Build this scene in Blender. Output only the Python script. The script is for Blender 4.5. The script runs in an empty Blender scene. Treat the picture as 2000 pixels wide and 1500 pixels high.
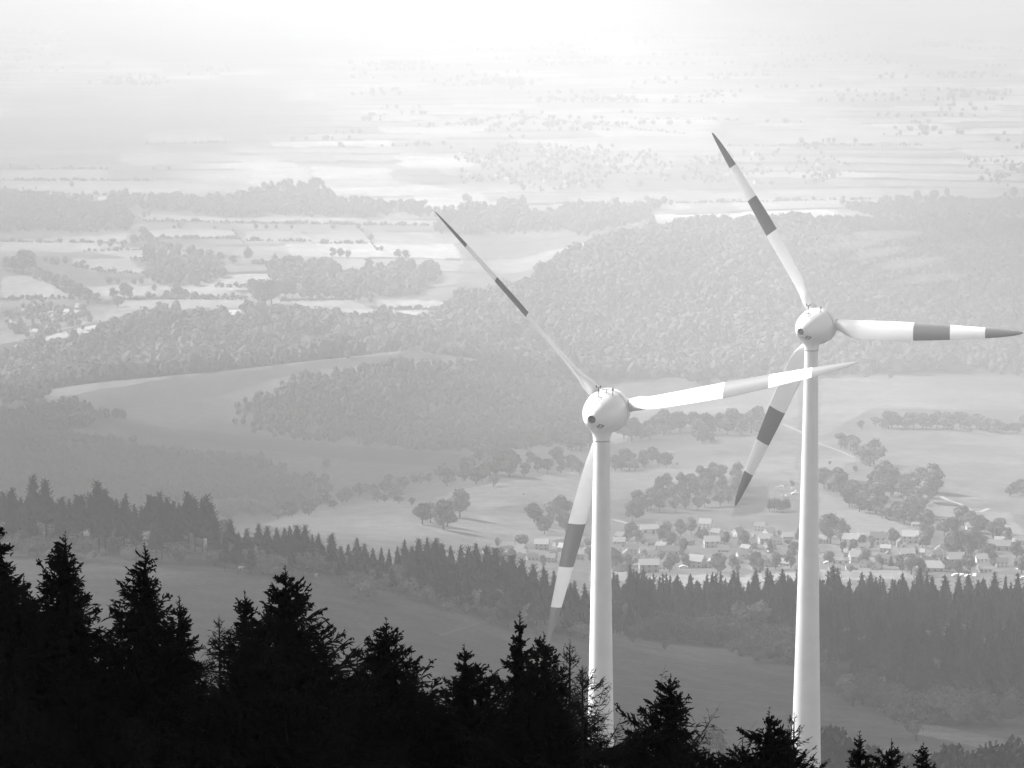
import bpy, math, random
import numpy as np
from mathutils import Vector, Matrix

sc = bpy.context.scene
R_ = math.radians

# ------------------------------------------------------------------ camera
F = 6500.0                       # focal length in pixels of the 2000 x 1500 photograph
PITCH = R_(8.5)
cam_d = bpy.data.cameras.new('camera')
cam_d.sensor_width = 36.0
cam_d.lens = 36.0 * F / 2000.0
cam_d.clip_start = 1.0
cam_d.clip_end = 120000.0
cam = bpy.data.objects.new('camera', cam_d)
sc.collection.objects.link(cam)
cam.location = (0, 0, 0)
cam.rotation_euler = (math.pi / 2 - PITCH, 0, 0)
sc.camera = cam

# ------------------------------------------------------------------ light
SUN_AZ = R_(-60)                 # left of the view, slightly behind the scene
SUN_EL = R_(38)
sun_dir = Vector((math.sin(SUN_AZ) * math.cos(SUN_EL), math.cos(SUN_AZ) * math.cos(SUN_EL), math.sin(SUN_EL)))
world = bpy.data.worlds.new('World')
sc.world = world
world.use_nodes = True
nt = world.node_tree
bg = nt.nodes['Background']
sky = nt.nodes.new('ShaderNodeTexSky')
sky.sky_type = 'NISHITA'
sky.sun_disc = False
sky.sun_elevation = SUN_EL
sky.sun_rotation = SUN_AZ
sky.dust_density = 3.0
bw = nt.nodes.new('ShaderNodeRGBToBW')          # a black and white photograph
nt.links.new(sky.outputs[0], bw.inputs[0])
nt.links.new(bw.outputs[0], bg.inputs[0])
bg.inputs[1].default_value = 0.09
sd = bpy.data.lights.new('sun', 'SUN')
sd.energy = 4.2
sd.angle = R_(8.0)
sd.color = (1, 1, 1)
sun = bpy.data.objects.new('sun', sd)
sc.collection.objects.link(sun)
sun.rotation_euler = sun_dir.to_track_quat('Z', 'Y').to_euler()
sc.view_settings.view_transform = 'Standard'
sc.view_settings.look = 'None'
sc.view_settings.gamma = 1.0
sc.view_settings.exposure = 1.68
sc.cycles.use_denoising = True
sc.cycles.max_bounces = 4
sc.cycles.diffuse_bounces = 2
sc.cycles.volume_bounces = 0
sc.cycles.transparent_max_bounces = 4
HAZE_DENSITY = 0.00029

# ------------------------------------------------------------------ helpers
col = sc.collection
rng = np.random.default_rng(7)
fwd = np.array([0, math.cos(PITCH), -math.sin(PITCH)])
upv = np.array([0, math.sin(PITCH), math.cos(PITCH)])


def slope(py):
    return np.tan(np.arctan((750.0 - np.asarray(py, float)) / F) - PITCH)


def at(px, py, Y):
    """world point at depth Y seen in the photograph at px, py"""
    s = slope(py)
    X = (px - 1000.0) / F * (math.cos(PITCH) - s * math.sin(PITCH)) * Y
    return np.array([X, Y, s * Y])


def project(P):
    P = np.asarray(P, float)
    d = P @ fwd
    return 1000 + F * P[..., 0] / d, 750 - F * (P @ upv) / d


def tag(o, label=None, cat=None, group=None, kind=None):
    if label: o['label'] = label
    if cat: o['category'] = cat
    if group: o['group'] = group
    if kind: o['kind'] = kind
    return o


def empty(name, loc, rz=0.0, label=None, cat=None, group=None):
    o = bpy.data.objects.new(name, None)
    o.empty_display_size = 0.5
    col.objects.link(o)
    o.location = loc
    o.rotation_euler = (0, 0, rz)
    return tag(o, label, cat, group)


def link(name, me, parent=None):
    o = bpy.data.objects.new(name, me)
    col.objects.link(o)
    if parent: o.parent = parent
    return o


def mesh_from(name, verts, faces, mats=(), midx=None, smooth=False, tone=None):
    """faces: (n,3) or (n,4) array, or a list of arrays of these"""
    me = bpy.data.meshes.new(name)
    verts = np.asarray(verts, np.float32)
    if isinstance(faces, np.ndarray): faces = [faces]
    faces = [np.asarray(f, np.int32) for f in faces if len(f)]
    loops = np.concatenate([f.ravel() for f in faces])
    tot = np.concatenate([np.full(len(f), f.shape[1], np.int32) for f in faces])
    start = np.concatenate([[0], np.cumsum(tot)[:-1]]).astype(np.int32)
    me.vertices.add(len(verts)); me.vertices.foreach_set('co', verts.ravel())
    me.loops.add(len(loops)); me.loops.foreach_set('vertex_index', loops)
    me.polygons.add(len(tot)); me.polygons.foreach_set('loop_start', start)
    me.polygons.foreach_set('loop_total', tot)
    for m in mats: me.materials.append(m)
    if midx is not None: me.polygons.foreach_set('material_index', np.asarray(midx, np.int32))
    me.polygons.foreach_set('use_smooth', np.full(len(tot), smooth, bool))
    if tone is not None:
        a = me.attributes.new('tone', 'FLOAT', 'POINT')
        a.data.foreach_set('value', np.asarray(tone, np.float32))
    me.update(calc_edges=True)
    return me


class MB:
    """collects pieces of one mesh"""
    def __init__(self): self.v = []; self.f3 = []; self.f4 = []; self.m3 = []; self.m4 = []; self.n = 0; self.t = []
    def add(self, v, f, m=0, tone=0.5):
        v = np.asarray(v, float); f = np.asarray(f, int)
        if len(f):
            if f.shape[1] == 3: self.f3.append(f + self.n); self.m3 += [m] * len(f)
            else: self.f4.append(f + self.n); self.m4 += [m] * len(f)
        self.v.append(v); self.n += len(v)
        self.t.append(np.broadcast_to(np.asarray(tone, float), (len(v),)))
    def box(self, c, s, m=0, rz=0.0, tone=0.5):
        x, y, z = np.array(s) / 2
        v = np.array([[-x,-y,-z],[x,-y,-z],[x,y,-z],[-x,y,-z],[-x,-y,z],[x,-y,z],[x,y,z],[-x,y,z]])
        if rz:
            cs, sn = math.cos(rz), math.sin(rz)
            v = np.stack([v[:,0]*cs - v[:,1]*sn, v[:,0]*sn + v[:,1]*cs, v[:,2]], 1)
        self.add(v + np.array(c), [[3,2,1,0],[4,5,6,7],[0,1,5,4],[1,2,6,5],[2,3,7,6],[3,0,4,7]], m, tone)
    def tube(self, p, q, r0, r1=None, n=8, m=0, caps=True):
        r1 = r0 if r1 is None else r1
        p = np.asarray(p, float); q = np.asarray(q, float)
        self.rings([p, q], [r0, r1], n, m, caps)
    def rings(self, pts, rad, n=8, m=0, caps=True, axis=None):
        pts = np.asarray(pts, float)
        d = pts[-1] - pts[0] if axis is None else np.asarray(axis, float)
        d = d / np.linalg.norm(d)
        a = np.cross(d, [0, 0, 1.0] if abs(d[2]) < .9 else [1.0, 0, 0]); a /= np.linalg.norm(a)
        b = np.cross(d, a)
        t = np.arange(n) * 2 * math.pi / n
        ring = np.cos(t)[:, None] * a + np.sin(t)[:, None] * b
        v = np.concatenate([p + r * ring for p, r in zip(pts, rad)])
        k = len(pts); i = np.arange(n); j = (i + 1) % n
        f = np.concatenate([np.stack([l*n + i, l*n + j, (l+1)*n + j, (l+1)*n + i], 1) for l in range(k - 1)])
        self.add(v, f, m)
        if caps:
            for l, fl in ((0, 1), (k - 1, 0)):
                c = self.n
                ids = np.stack([np.full(n, n), (j if fl else i), (i if fl else j)], 1)
                self.add(np.concatenate([v[l*n:(l+1)*n], [pts[l]]]), ids, m)
    def build(self, name, mats, smooth=False, tone=False):
        fs, ms = [], []
        if self.f4: fs.append(np.concatenate(self.f4)); ms += self.m4
        if self.f3: fs.append(np.concatenate(self.f3)); ms += self.m3
        return mesh_from(name, np.concatenate(self.v), fs, mats, ms, smooth, np.concatenate(self.t) if tone else None)


def hash2(ix, iy, seed):
    h = (ix.astype(np.int64) * 374761393 + iy.astype(np.int64) * 668265263 + seed * 974634777) & 0x7fffffff
    h = ((h ^ (h >> 13)) * 1274126177) & 0x7fffffff
    h = h ^ (h >> 16)
    return (h & 0xffffff) / float(0xffffff)


def vnoise(x, y, seed=0):
    x0 = np.floor(x); y0 = np.floor(y); fx = x - x0; fy = y - y0
    fx = fx * fx * (3 - 2 * fx); fy = fy * fy * (3 - 2 * fy)
    a = hash2(x0, y0, seed); b = hash2(x0 + 1, y0, seed); c = hash2(x0, y0 + 1, seed); d = hash2(x0 + 1, y0 + 1, seed)
    return (a * (1 - fx) + b * fx) * (1 - fy) + (c * (1 - fx) + d * fx) * fy


def fbm(x, y, seed=0, o=4):
    r = 0; a = .5
    for k in range(o):
        r = r + a * vnoise(x * 2**k, y * 2**k, seed + k); a *= .5
    return r / (1 - .5**o)


def inpoly(x, y, poly):
    x = np.asarray(x, float); y = np.asarray(y, float)
    r = np.zeros(x.shape, bool); n = len(poly)
    for i in range(n):
        x1, y1 = poly[i]; x2, y2 = poly[(i + 1) % n]
        if y1 == y2: continue
        c = ((y1 > y) != (y2 > y)) & (x < (x2 - x1) * (y - y1) / (y2 - y1) + x1)
        r ^= c
    return r

# ------------------------------------------------------------------ materials
def mat(name, base, rough=.9, spec=.1, jitter=0.0, tone=0.0, noise=None, bump=None):
    """grey paint / foliage; jitter varies it from object to object, tone from clump to clump, noise = (scale, amount)"""
    m = bpy.data.materials.new(name); m.use_nodes = True
    t = m.node_tree; b = t.nodes['Principled BSDF']
    b.inputs['Roughness'].default_value = rough
    b.inputs['Specular IOR Level'].default_value = spec
    out = None
    def mul(a_sock, lo, hi):
        nonlocal out
        mr = t.nodes.new('ShaderNodeMapRange'); mr.inputs['To Min'].default_value = lo; mr.inputs['To Max'].default_value = hi
        t.links.new(a_sock, mr.inputs['Value'])
        mm = t.nodes.new('ShaderNodeMath'); mm.operation = 'MULTIPLY'
        t.links.new(mr.outputs[0], mm.inputs[0])
        if out is None: mm.inputs[1].default_value = base
        else: t.links.new(out, mm.inputs[1])
        out = mm.outputs[0]
    if jitter:
        oi = t.nodes.new('ShaderNodeObjectInfo'); mul(oi.outputs['Random'], 1 - jitter, 1 + jitter)
    if tone:
        at_ = t.nodes.new('ShaderNodeAttribute'); at_.attribute_name = 'tone'; mul(at_.outputs['Fac'], 1 - tone, 1 + tone)
    if noise:
        tc = t.nodes.new('ShaderNodeTexCoord'); nz = t.nodes.new('ShaderNodeTexNoise')
        nz.inputs['Scale'].default_value = noise[0]; nz.inputs['Detail'].default_value = 4
        t.links.new(tc.outputs['Object'], nz.inputs['Vector']); mul(nz.outputs['Fac'], 1 - noise[1], 1 + noise[1])
    if out is None: b.inputs['Base Color'].default_value = (base, base, base, 1)
    else: t.links.new(out, b.inputs['Base Color'])
    return m

M = dict(
    white=mat('white_turbine_paint', .84, .3, .5, noise=(.6, .05)),
    concrete=mat('pale_tower_paint', .76, .6, .3, noise=(.35, .12)),
    red=mat('red_marking_paint', .19, .28, .5),
    dark=mat('dark_metal', .06, .5, .4),
    midgrey=mat('grey_metal', .25, .5, .4),
    seam=mat('seam_joint', .3, .7, .2),
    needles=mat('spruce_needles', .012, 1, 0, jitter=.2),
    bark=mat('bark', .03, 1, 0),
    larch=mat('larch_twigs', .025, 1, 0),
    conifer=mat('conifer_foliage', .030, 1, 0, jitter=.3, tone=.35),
    leaf=mat('broadleaf_foliage', .145, 1, 0, jitter=.35, tone=.5),
    paleleaf=mat('pale_broadleaf_foliage', .15, 1, 0, jitter=.2, tone=.35),
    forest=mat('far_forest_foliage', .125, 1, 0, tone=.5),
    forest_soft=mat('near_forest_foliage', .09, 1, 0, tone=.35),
    wall=mat('house_plaster', .40, .9, .1, jitter=.3),
    wall_white=mat('white_house_plaster', .70, .9, .1),
    roof=mat('roof_tiles', .22, .9, .1, jitter=.45, noise=(.8, .15)),
    roof_pale=mat('pale_roof_tiles', .36, .8, .2, jitter=.2),
    glass=mat('window_glass', .04, .15, .5),
    wood=mat('door_wood', .1, .8, .1),
    car_white=mat('white_car_paint', .8, .3, .5),
    car_dark=mat('dark_car_paint', .08, .3, .5),
    gravel=mat('pale_gravel', .34, 1, 0, noise=(.3, .15)),
    worn=mat('worn_grass', .12, 1, 0),
    shade_cloud=mat('shade_cloud_white', .8, 1, 0),
    cow=mat('pale_hide', .7, 1, 0),
)

# ------------------------------------------------------------------ terrain
PXC = [-600, 0, 200, 400, 600, 800, 1000, 1200, 1400, 1600, 1800, 2000, 2600]
ROWS = {   # ground profile: distance -> row of the photograph over PXC
    700:  [1560, 1560, 1560, 1560, 1560, 1560, 1560, 1560, 1560, 1560, 1560, 1560, 1560],
    900:  [1300, 1310, 1320, 1330, 1345, 1370, 1395, 1420, 1430, 1440, 1445, 1450, 1460],
    1150: [1060, 1070, 1080, 1095, 1110, 1150, 1205, 1255, 1290, 1310, 1312, 1315, 1330],
    1350: [1030, 1035, 1045, 1060, 1080, 1115, 1160, 1215, 1222, 1215, 1218, 1228, 1240],
    1600: [1045, 1048, 1055, 1065, 1055, 1072, 1118, 1140, 1142, 1145, 1148, 1150, 1160],
    1850: [1040, 1042, 1045, 1045, 1025, 1028, 1060, 1075, 1075, 1075, 1078, 1082, 1095],
    2050: [1040, 1042, 1040, 1032, 1000, 977, 985, 1010, 1012, 1005, 1008, 1018, 1040],
    2250: [1010, 1015, 1015, 1014, 1006, 965, 925, 952, 942, 937, 945, 968, 1000],
    2500: [955, 960, 962, 966, 970, 945, 892, 900, 892, 888, 895, 908, 930],
    2750: [875, 882, 890, 905, 915, 905, 880, 862, 852, 848, 850, 856, 870],
    3000: [810, 815, 825, 836, 846, 852, 850, 825, 806, 798, 798, 802, 810],
    3250: [785, 775, 750, 733, 710, 688, 720, 780, 766, 755, 753, 755, 760],
    3450: [800, 778, 758, 742, 722, 700, 695, 735, 732, 728, 728, 732, 740],
    3700: [780, 720, 662, 625, 624, 642, 622, 645, 640, 640, 640, 650, 660],
    3950: [640, 625, 600, 582, 580, 584, 560, 520, 530, 535, 535, 540, 560],
    4300: [515, 515, 514, 512, 512, 515, 528, 472, 452, 450, 453, 460, 475],
    4700: [455, 455, 455, 455, 455, 455, 452, 445, 450, 448, 446, 448, 455],
    5000: [412, 412, 412, 412, 412, 412, 412, 414, 412, 408, 406, 408, 412],
}
PLAIN = -480.0
KY = [5., 60., 100., 200., 330., 470., 560.]
KZ = [-18., -38., -54., -92., -130., -153., -163.]
OFF = 30.0
ac = np.concatenate([-np.geomspace(1.1, .186, 40), np.linspace(-.183, .183, 900), np.geomspace(.186, 1.1, 40)])
ks = np.exp(-.5 * (np.arange(-60, 61) / 28.0)**2); ks /= ks.sum()
_q = np.arange(-900, 2901)


def ctrl(vals, q):
    line = np.interp(_q, PXC, vals)
    line = np.convolve(np.pad(line, 60, mode='edge'), ks, mode='valid')
    return np.interp(q, _q, line)

cy, cz = list(KY), [np.full(len(ac), z) for z in KZ]
for Y, vals in ROWS.items():
    q = 1000 + 6404 * ac * (Y + OFF) / Y
    cy.append(float(Y)); cz.append(slope(ctrl(vals, q)) * Y)
for Y in (5600., 7000., 70000.):
    cy.append(Y); cz.append(np.full(len(ac), PLAIN))
cy = np.array(cy); cz = np.array(cz)


def pchip(x, y, xi):
    h = np.diff(x)[:, None]; d = np.diff(y, axis=0) / h
    m = np.zeros_like(y)
    w1 = 2 * h[1:] + h[:-1]; w2 = h[1:] + 2 * h[:-1]
    same = d[:-1] * d[1:] > 0
    with np.errstate(divide='ignore', invalid='ignore'):
        hm = (w1 + w2) / (w1 / d[:-1] + w2 / d[1:])
    m[1:-1] = np.where(same, hm, 0)
    m[0] = d[0]; m[-1] = d[-1]
    k = np.clip(np.searchsorted(x, xi) - 1, 0, len(x) - 2)
    hh = h[k]; t = ((xi - x[k])[:, None]) / hh
    return ((1 + 2*t) * (1-t)**2 * y[k] + t * (1-t)**2 * hh * m[k] + t*t * (3 - 2*t) * y[k+1] + t*t * (t-1) * hh * m[k+1])

yr = [np.linspace(5, 700, 60)]
ys = sorted(ROWS)
for a_, b_ in zip(ys[:-1], ys[1:]):
    n = int(max(24, np.abs(np.array(ROWS[b_]) - np.array(ROWS[a_])).max() / 2.2))
    yr.append(np.linspace(a_, b_, n + 1)[1:])
pyf = np.concatenate([np.arange(410, -150, -2.0), [-165, -180, -190, -198, -205, -209]])
yf = PLAIN / slope(pyf)
yr.append(yf[yf > 5005])
yr = np.concatenate(yr)
Zg = pchip(cy, cz, yr)
Yg = np.repeat(yr[:, None], len(ac), 1)
Xg = ac[None, :] * (Yg + OFF)
fade = np.clip((Yg - 600) / 500, 0, 1) * np.clip((9000 - Yg) / 3000, .15, 1)
Zg += fade * ((fbm(Xg / 260, Yg / 260, 3) - .5) * 9 + (fbm(Xg / 60, Yg / 60, 9, 3) - .5) * 1.6)
Pg = np.stack([Xg, Yg, Zg], -1)
QX, QY = project(Pg)
run = np.minimum.accumulate(QY, axis=0)
VIS = QY <= run + 3.0


def zat(X, Y):
    X = np.asarray(X, float); Y = np.asarray(Y, float)
    j = np.clip(np.searchsorted(yr, Y) - 1, 0, len(yr) - 2); fy = np.clip((Y - yr[j]) / (yr[j+1] - yr[j]), 0, 1)
    a = X / (Y + OFF)
    i = np.clip(np.searchsorted(ac, a) - 1, 0, len(ac) - 2); fx = np.clip((a - ac[i]) / (ac[i+1] - ac[i]), 0, 1)
    return (Zg[j, i] * (1-fx) + Zg[j, i+1] * fx) * (1-fy) + (Zg[j+1, i] * (1-fx) + Zg[j+1, i+1] * fx) * fy


def gnd(px, py):
    """ground point seen in the photograph at px, py"""
    Y = 2000.0
    for _ in range(3):
        s = float(slope(py)); a = (px - 1000) / F * (math.cos(PITCH) - s * math.sin(PITCH)) * Y / (Y + OFF)
        i = int(np.clip(np.searchsorted(ac, a), 1, len(ac) - 1))
        hit = np.nonzero(QY[:, i] <= py)[0]
        j = hit[0] if len(hit) else len(yr) - 1
        if j > 0:
            t = (QY[j-1, i] - py) / max(1e-6, QY[j-1, i] - QY[j, i])
            Y = yr[j-1] + np.clip(t, 0, 1) * (yr[j] - yr[j-1])
        else: Y = yr[0]
    X = at(px, py, Y)[0]
    return np.array([X, Y, float(zat(X, Y))])

# --- what grows on it: the ground's albedo, sunlit brightness painted into a few fields ---------------------------------
ALB = np.full(Yg.shape, .115)
n1 = fbm(Xg / 330, Yg / 330, 21); n2 = fbm(Xg / 90, Yg / 140, 33)
ALB *= .75 + .5 * n1
ALB *= .85 + .3 * n2
# patchwork of the plain: long strips in a slightly turned grid
pl = (Yg > 3750)
ca, sa = math.cos(.12), math.sin(.12)
U = Xg * ca + Yg * sa; V = -Xg * sa + Yg * ca
V = V + 60 * (vnoise(U / 500, V / 900, 70) - .5)
iv = np.floor(V / 170 + .7 * vnoise(U / 900, V / 2500, 5)); iu = np.floor(U / 230 + hash2(iv, iv * 0 + 3, 4) * 9)
cell = hash2(iu, iv, 11)
iv2 = np.floor(V / 70); iu2 = np.floor(U / 420 + hash2(iv2, iv2 * 0 + 1, 8) * 7)
cell2 = hash2(iu2, iv2, 17)
big = fbm(Xg / 1500, Yg / 2600, 50)
field = .15 + .24 * cell**2.0 + .14 * cell2**3
fv = V / 170 + .7 * vnoise(U / 900, V / 2500, 5); edge = np.abs(fv - np.round(fv))
field = np.where((edge < .09) & (hash2(iu, iv, 91) < .6), .045, field)
far_w = fbm(Xg / 900, Yg / 2200, 61)
wood = np.clip((far_w - .55) * 9, 0, .8)
fieldmix = field * (1 - wood) + .075 * wood
ALB = np.where(pl, fieldmix, ALB)
ALB = np.where(Yg < 1260, .078 * (.6 + .8 * n1) * (.75 + .5 * n2), ALB)
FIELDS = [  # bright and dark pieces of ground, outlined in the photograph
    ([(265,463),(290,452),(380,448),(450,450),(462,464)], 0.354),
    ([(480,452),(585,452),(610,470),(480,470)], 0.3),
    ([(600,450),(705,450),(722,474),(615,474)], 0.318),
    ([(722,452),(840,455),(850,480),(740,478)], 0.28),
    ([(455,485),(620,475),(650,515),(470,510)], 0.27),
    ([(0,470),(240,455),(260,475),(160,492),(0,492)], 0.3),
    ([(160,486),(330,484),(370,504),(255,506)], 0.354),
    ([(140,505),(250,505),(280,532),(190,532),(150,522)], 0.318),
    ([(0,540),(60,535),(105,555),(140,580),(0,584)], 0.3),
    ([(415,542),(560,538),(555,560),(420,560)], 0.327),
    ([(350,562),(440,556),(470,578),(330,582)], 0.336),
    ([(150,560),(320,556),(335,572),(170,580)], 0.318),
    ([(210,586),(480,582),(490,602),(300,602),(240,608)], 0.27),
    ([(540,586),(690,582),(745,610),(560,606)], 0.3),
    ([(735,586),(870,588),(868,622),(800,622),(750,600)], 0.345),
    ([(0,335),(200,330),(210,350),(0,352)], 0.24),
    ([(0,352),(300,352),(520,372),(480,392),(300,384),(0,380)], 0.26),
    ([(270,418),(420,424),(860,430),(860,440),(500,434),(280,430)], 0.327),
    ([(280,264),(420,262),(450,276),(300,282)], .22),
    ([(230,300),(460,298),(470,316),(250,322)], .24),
    ([(500,330),(605,325),(608,348),(490,350)], 0.39),  # pale crops of the glow zone, sunlit brightness painted into their colour
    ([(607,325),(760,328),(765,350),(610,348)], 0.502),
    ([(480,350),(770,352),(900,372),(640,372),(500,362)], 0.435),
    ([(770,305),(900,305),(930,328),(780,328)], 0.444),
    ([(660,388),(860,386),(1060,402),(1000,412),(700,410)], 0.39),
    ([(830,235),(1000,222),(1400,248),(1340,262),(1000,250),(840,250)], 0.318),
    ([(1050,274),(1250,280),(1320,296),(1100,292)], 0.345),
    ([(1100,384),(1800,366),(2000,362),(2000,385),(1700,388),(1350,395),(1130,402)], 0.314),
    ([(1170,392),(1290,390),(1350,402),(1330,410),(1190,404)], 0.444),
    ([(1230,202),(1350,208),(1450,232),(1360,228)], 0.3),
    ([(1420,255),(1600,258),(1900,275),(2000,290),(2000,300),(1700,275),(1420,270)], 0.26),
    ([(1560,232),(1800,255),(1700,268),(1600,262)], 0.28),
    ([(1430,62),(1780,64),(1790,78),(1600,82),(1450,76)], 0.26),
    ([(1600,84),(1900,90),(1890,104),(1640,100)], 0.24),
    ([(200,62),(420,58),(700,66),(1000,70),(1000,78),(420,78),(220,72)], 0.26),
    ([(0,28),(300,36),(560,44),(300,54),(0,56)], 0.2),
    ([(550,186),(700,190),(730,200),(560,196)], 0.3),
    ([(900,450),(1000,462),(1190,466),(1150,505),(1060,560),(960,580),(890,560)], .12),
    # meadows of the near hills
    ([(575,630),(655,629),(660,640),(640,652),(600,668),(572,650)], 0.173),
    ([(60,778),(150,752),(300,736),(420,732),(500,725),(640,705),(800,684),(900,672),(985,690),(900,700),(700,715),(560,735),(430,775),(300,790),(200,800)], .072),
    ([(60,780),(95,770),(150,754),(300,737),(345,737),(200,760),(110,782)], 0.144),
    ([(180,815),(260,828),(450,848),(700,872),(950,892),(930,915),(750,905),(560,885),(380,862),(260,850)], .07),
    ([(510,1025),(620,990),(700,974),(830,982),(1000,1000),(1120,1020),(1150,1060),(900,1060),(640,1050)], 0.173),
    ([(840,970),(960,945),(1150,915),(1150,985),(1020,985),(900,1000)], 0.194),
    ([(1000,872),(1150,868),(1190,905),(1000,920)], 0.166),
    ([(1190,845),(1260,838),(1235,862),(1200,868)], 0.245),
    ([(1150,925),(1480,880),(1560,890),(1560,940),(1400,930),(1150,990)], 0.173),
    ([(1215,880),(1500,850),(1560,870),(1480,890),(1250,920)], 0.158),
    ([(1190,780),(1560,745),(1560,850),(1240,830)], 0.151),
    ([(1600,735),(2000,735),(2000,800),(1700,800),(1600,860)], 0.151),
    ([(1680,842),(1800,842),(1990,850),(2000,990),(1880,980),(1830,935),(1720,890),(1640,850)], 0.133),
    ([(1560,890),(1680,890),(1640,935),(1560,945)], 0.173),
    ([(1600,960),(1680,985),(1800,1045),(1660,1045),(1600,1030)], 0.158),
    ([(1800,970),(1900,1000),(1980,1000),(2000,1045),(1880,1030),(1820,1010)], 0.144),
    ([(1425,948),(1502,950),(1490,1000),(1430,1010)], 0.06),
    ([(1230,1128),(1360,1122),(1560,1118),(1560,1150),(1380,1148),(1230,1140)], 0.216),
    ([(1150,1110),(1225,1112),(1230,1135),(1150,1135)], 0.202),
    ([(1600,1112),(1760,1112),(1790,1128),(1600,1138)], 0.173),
    ([(860,1080),(960,1084),(960,1098),(860,1098)], 0.173),
    ([(780,1050),(950,1040),(1120,1040),(1000,1066),(900,1078)], 0.144),
    ([(1790,1412),(1840,1418),(2000,1452),(2000,1466),(1960,1470),(1780,1432)], 0.158),
    ([(1620,1290),(1690,1325),(1680,1340),(1600,1310)], 0.1),
]
for poly, a in FIELDS:
    pa = np.array(poly, float)
    box = (QX > pa[:,0].min()) & (QX < pa[:,0].max()) & (QY > pa[:,1].min()) & (QY < pa[:,1].max()) & VIS
    w = 26 * (vnoise(Xg / 60, Yg / 50, 5) - .5) + 10 * (vnoise(Xg / 14, Yg / 25, 6) - .5)
    ii = np.nonzero(box)
    ok = inpoly(QX[ii] + w[ii], QY[ii] + .14 * w[ii], poly)
    jj = (ii[0][ok], ii[1][ok])
    ALB[jj] = .35 * ALB[jj] + .65 * a * (.7 + .6 * n2[jj]) if poly[0][1] < 700 else a * (.8 + .4 * n2[jj])
# pale slanting clearings on the wooded hill
gm = bpy.data.materials.new('ground_cover'); gm.use_nodes = True
t = gm.node_tree; b = t.nodes['Principled BSDF']; b.inputs['Roughness'].default_value = 1; b.inputs['Specular IOR Level'].default_value = 0
an = t.nodes.new('ShaderNodeAttribute'); an.attribute_name = 'albedo'
tc = t.nodes.new('ShaderNodeTexCoord')
prev = an.outputs['Fac']
for s_, lo, hi in ((.5, .72, 1.28), (.09, .75, 1.25), (.018, .85, 1.15)):
    nz = t.nodes.new('ShaderNodeTexNoise'); nz.inputs['Scale'].default_value = s_; nz.inputs['Detail'].default_value = 3
    t.links.new(tc.outputs['Object'], nz.inputs['Vector'])
    mr = t.nodes.new('ShaderNodeMapRange'); mr.inputs['From Min'].default_value = .3; mr.inputs['From Max'].default_value = .7
    mr.inputs['To Min'].default_value = lo; mr.inputs['To Max'].default_value = hi
    t.links.new(nz.outputs['Fac'], mr.inputs['Value'])
    mm = t.nodes.new('ShaderNodeMath'); mm.operation = 'MULTIPLY'
    t.links.new(prev, mm.inputs[0]); t.links.new(mr.outputs[0], mm.inputs[1]); prev = mm.outputs[0]
t.links.new(prev, b.inputs['Base Color'])
nr, nc = Yg.shape
idx = np.arange(nr * nc).reshape(nr, nc)
quads = np.stack([idx[:-1, :-1], idx[:-1, 1:], idx[1:, 1:], idx[1:, :-1]], -1).reshape(-1, 4)
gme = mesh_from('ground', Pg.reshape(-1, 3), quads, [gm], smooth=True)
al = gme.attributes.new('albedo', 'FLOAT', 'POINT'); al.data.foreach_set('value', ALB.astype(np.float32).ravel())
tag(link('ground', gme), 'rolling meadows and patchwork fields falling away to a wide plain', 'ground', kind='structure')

# ------------------------------------------------------------------ haze
hz = MB(); hz.box((0, 34000, -235), (170000, 74000, 550))
hm = bpy.data.materials.new('haze_air'); hm.use_nodes = True
t = hm.node_tree; t.nodes.remove(t.nodes['Principled BSDF'])
pv = t.nodes.new('ShaderNodeVolumePrincipled')
pv.inputs['Color'].default_value = (.92, .92, .92, 1); pv.inputs['Density'].default_value = HAZE_DENSITY
pv.inputs['Anisotropy'].default_value = 0.0
t.links.new(pv.outputs[0], t.nodes['Material Output'].inputs['Volume'])
tag(link('haze', hz.build('haze', [hm])), 'pale haze lying over the valley and plain', 'haze', kind='stuff')


def ico(sub):
    bm_v = [(0,0,1)]; import itertools
    phi = (1 + 5**.5) / 2
    v = [(-1,phi,0),(1,phi,0),(-1,-phi,0),(1,-phi,0),(0,-1,phi),(0,1,phi),(0,-1,-phi),(0,1,-phi),(phi,0,-1),(phi,0,1),(-phi,0,-1),(-phi,0,1)]
    f = [(0,11,5),(0,5,1),(0,1,7),(0,7,10),(0,10,11),(1,5,9),(5,11,4),(11,10,2),(10,7,6),(7,1,8),(3,9,4),(3,4,2),(3,2,6),(3,6,8),(3,8,9),(4,9,5),(2,4,11),(6,2,10),(8,6,7),(9,8,1)]
    v = [np.array(x) / np.linalg.norm(x) for x in v]
    for _ in range(sub):
        cache = {}; nf = []
        def midp(a, b):
            key = (min(a, b), max(a, b))
            if key not in cache:
                m_ = v[a] + v[b]; v.append(m_ / np.linalg.norm(m_)); cache[key] = len(v) - 1
            return cache[key]
        for a, b, c in f:
            x, y, z = midp(a, b), midp(b, c), midp(c, a)
            nf += [(a, x, z), (b, y, x), (c, z, y), (x, y, z)]
        f = nf
    return np.array(v), np.array(f)

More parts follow.
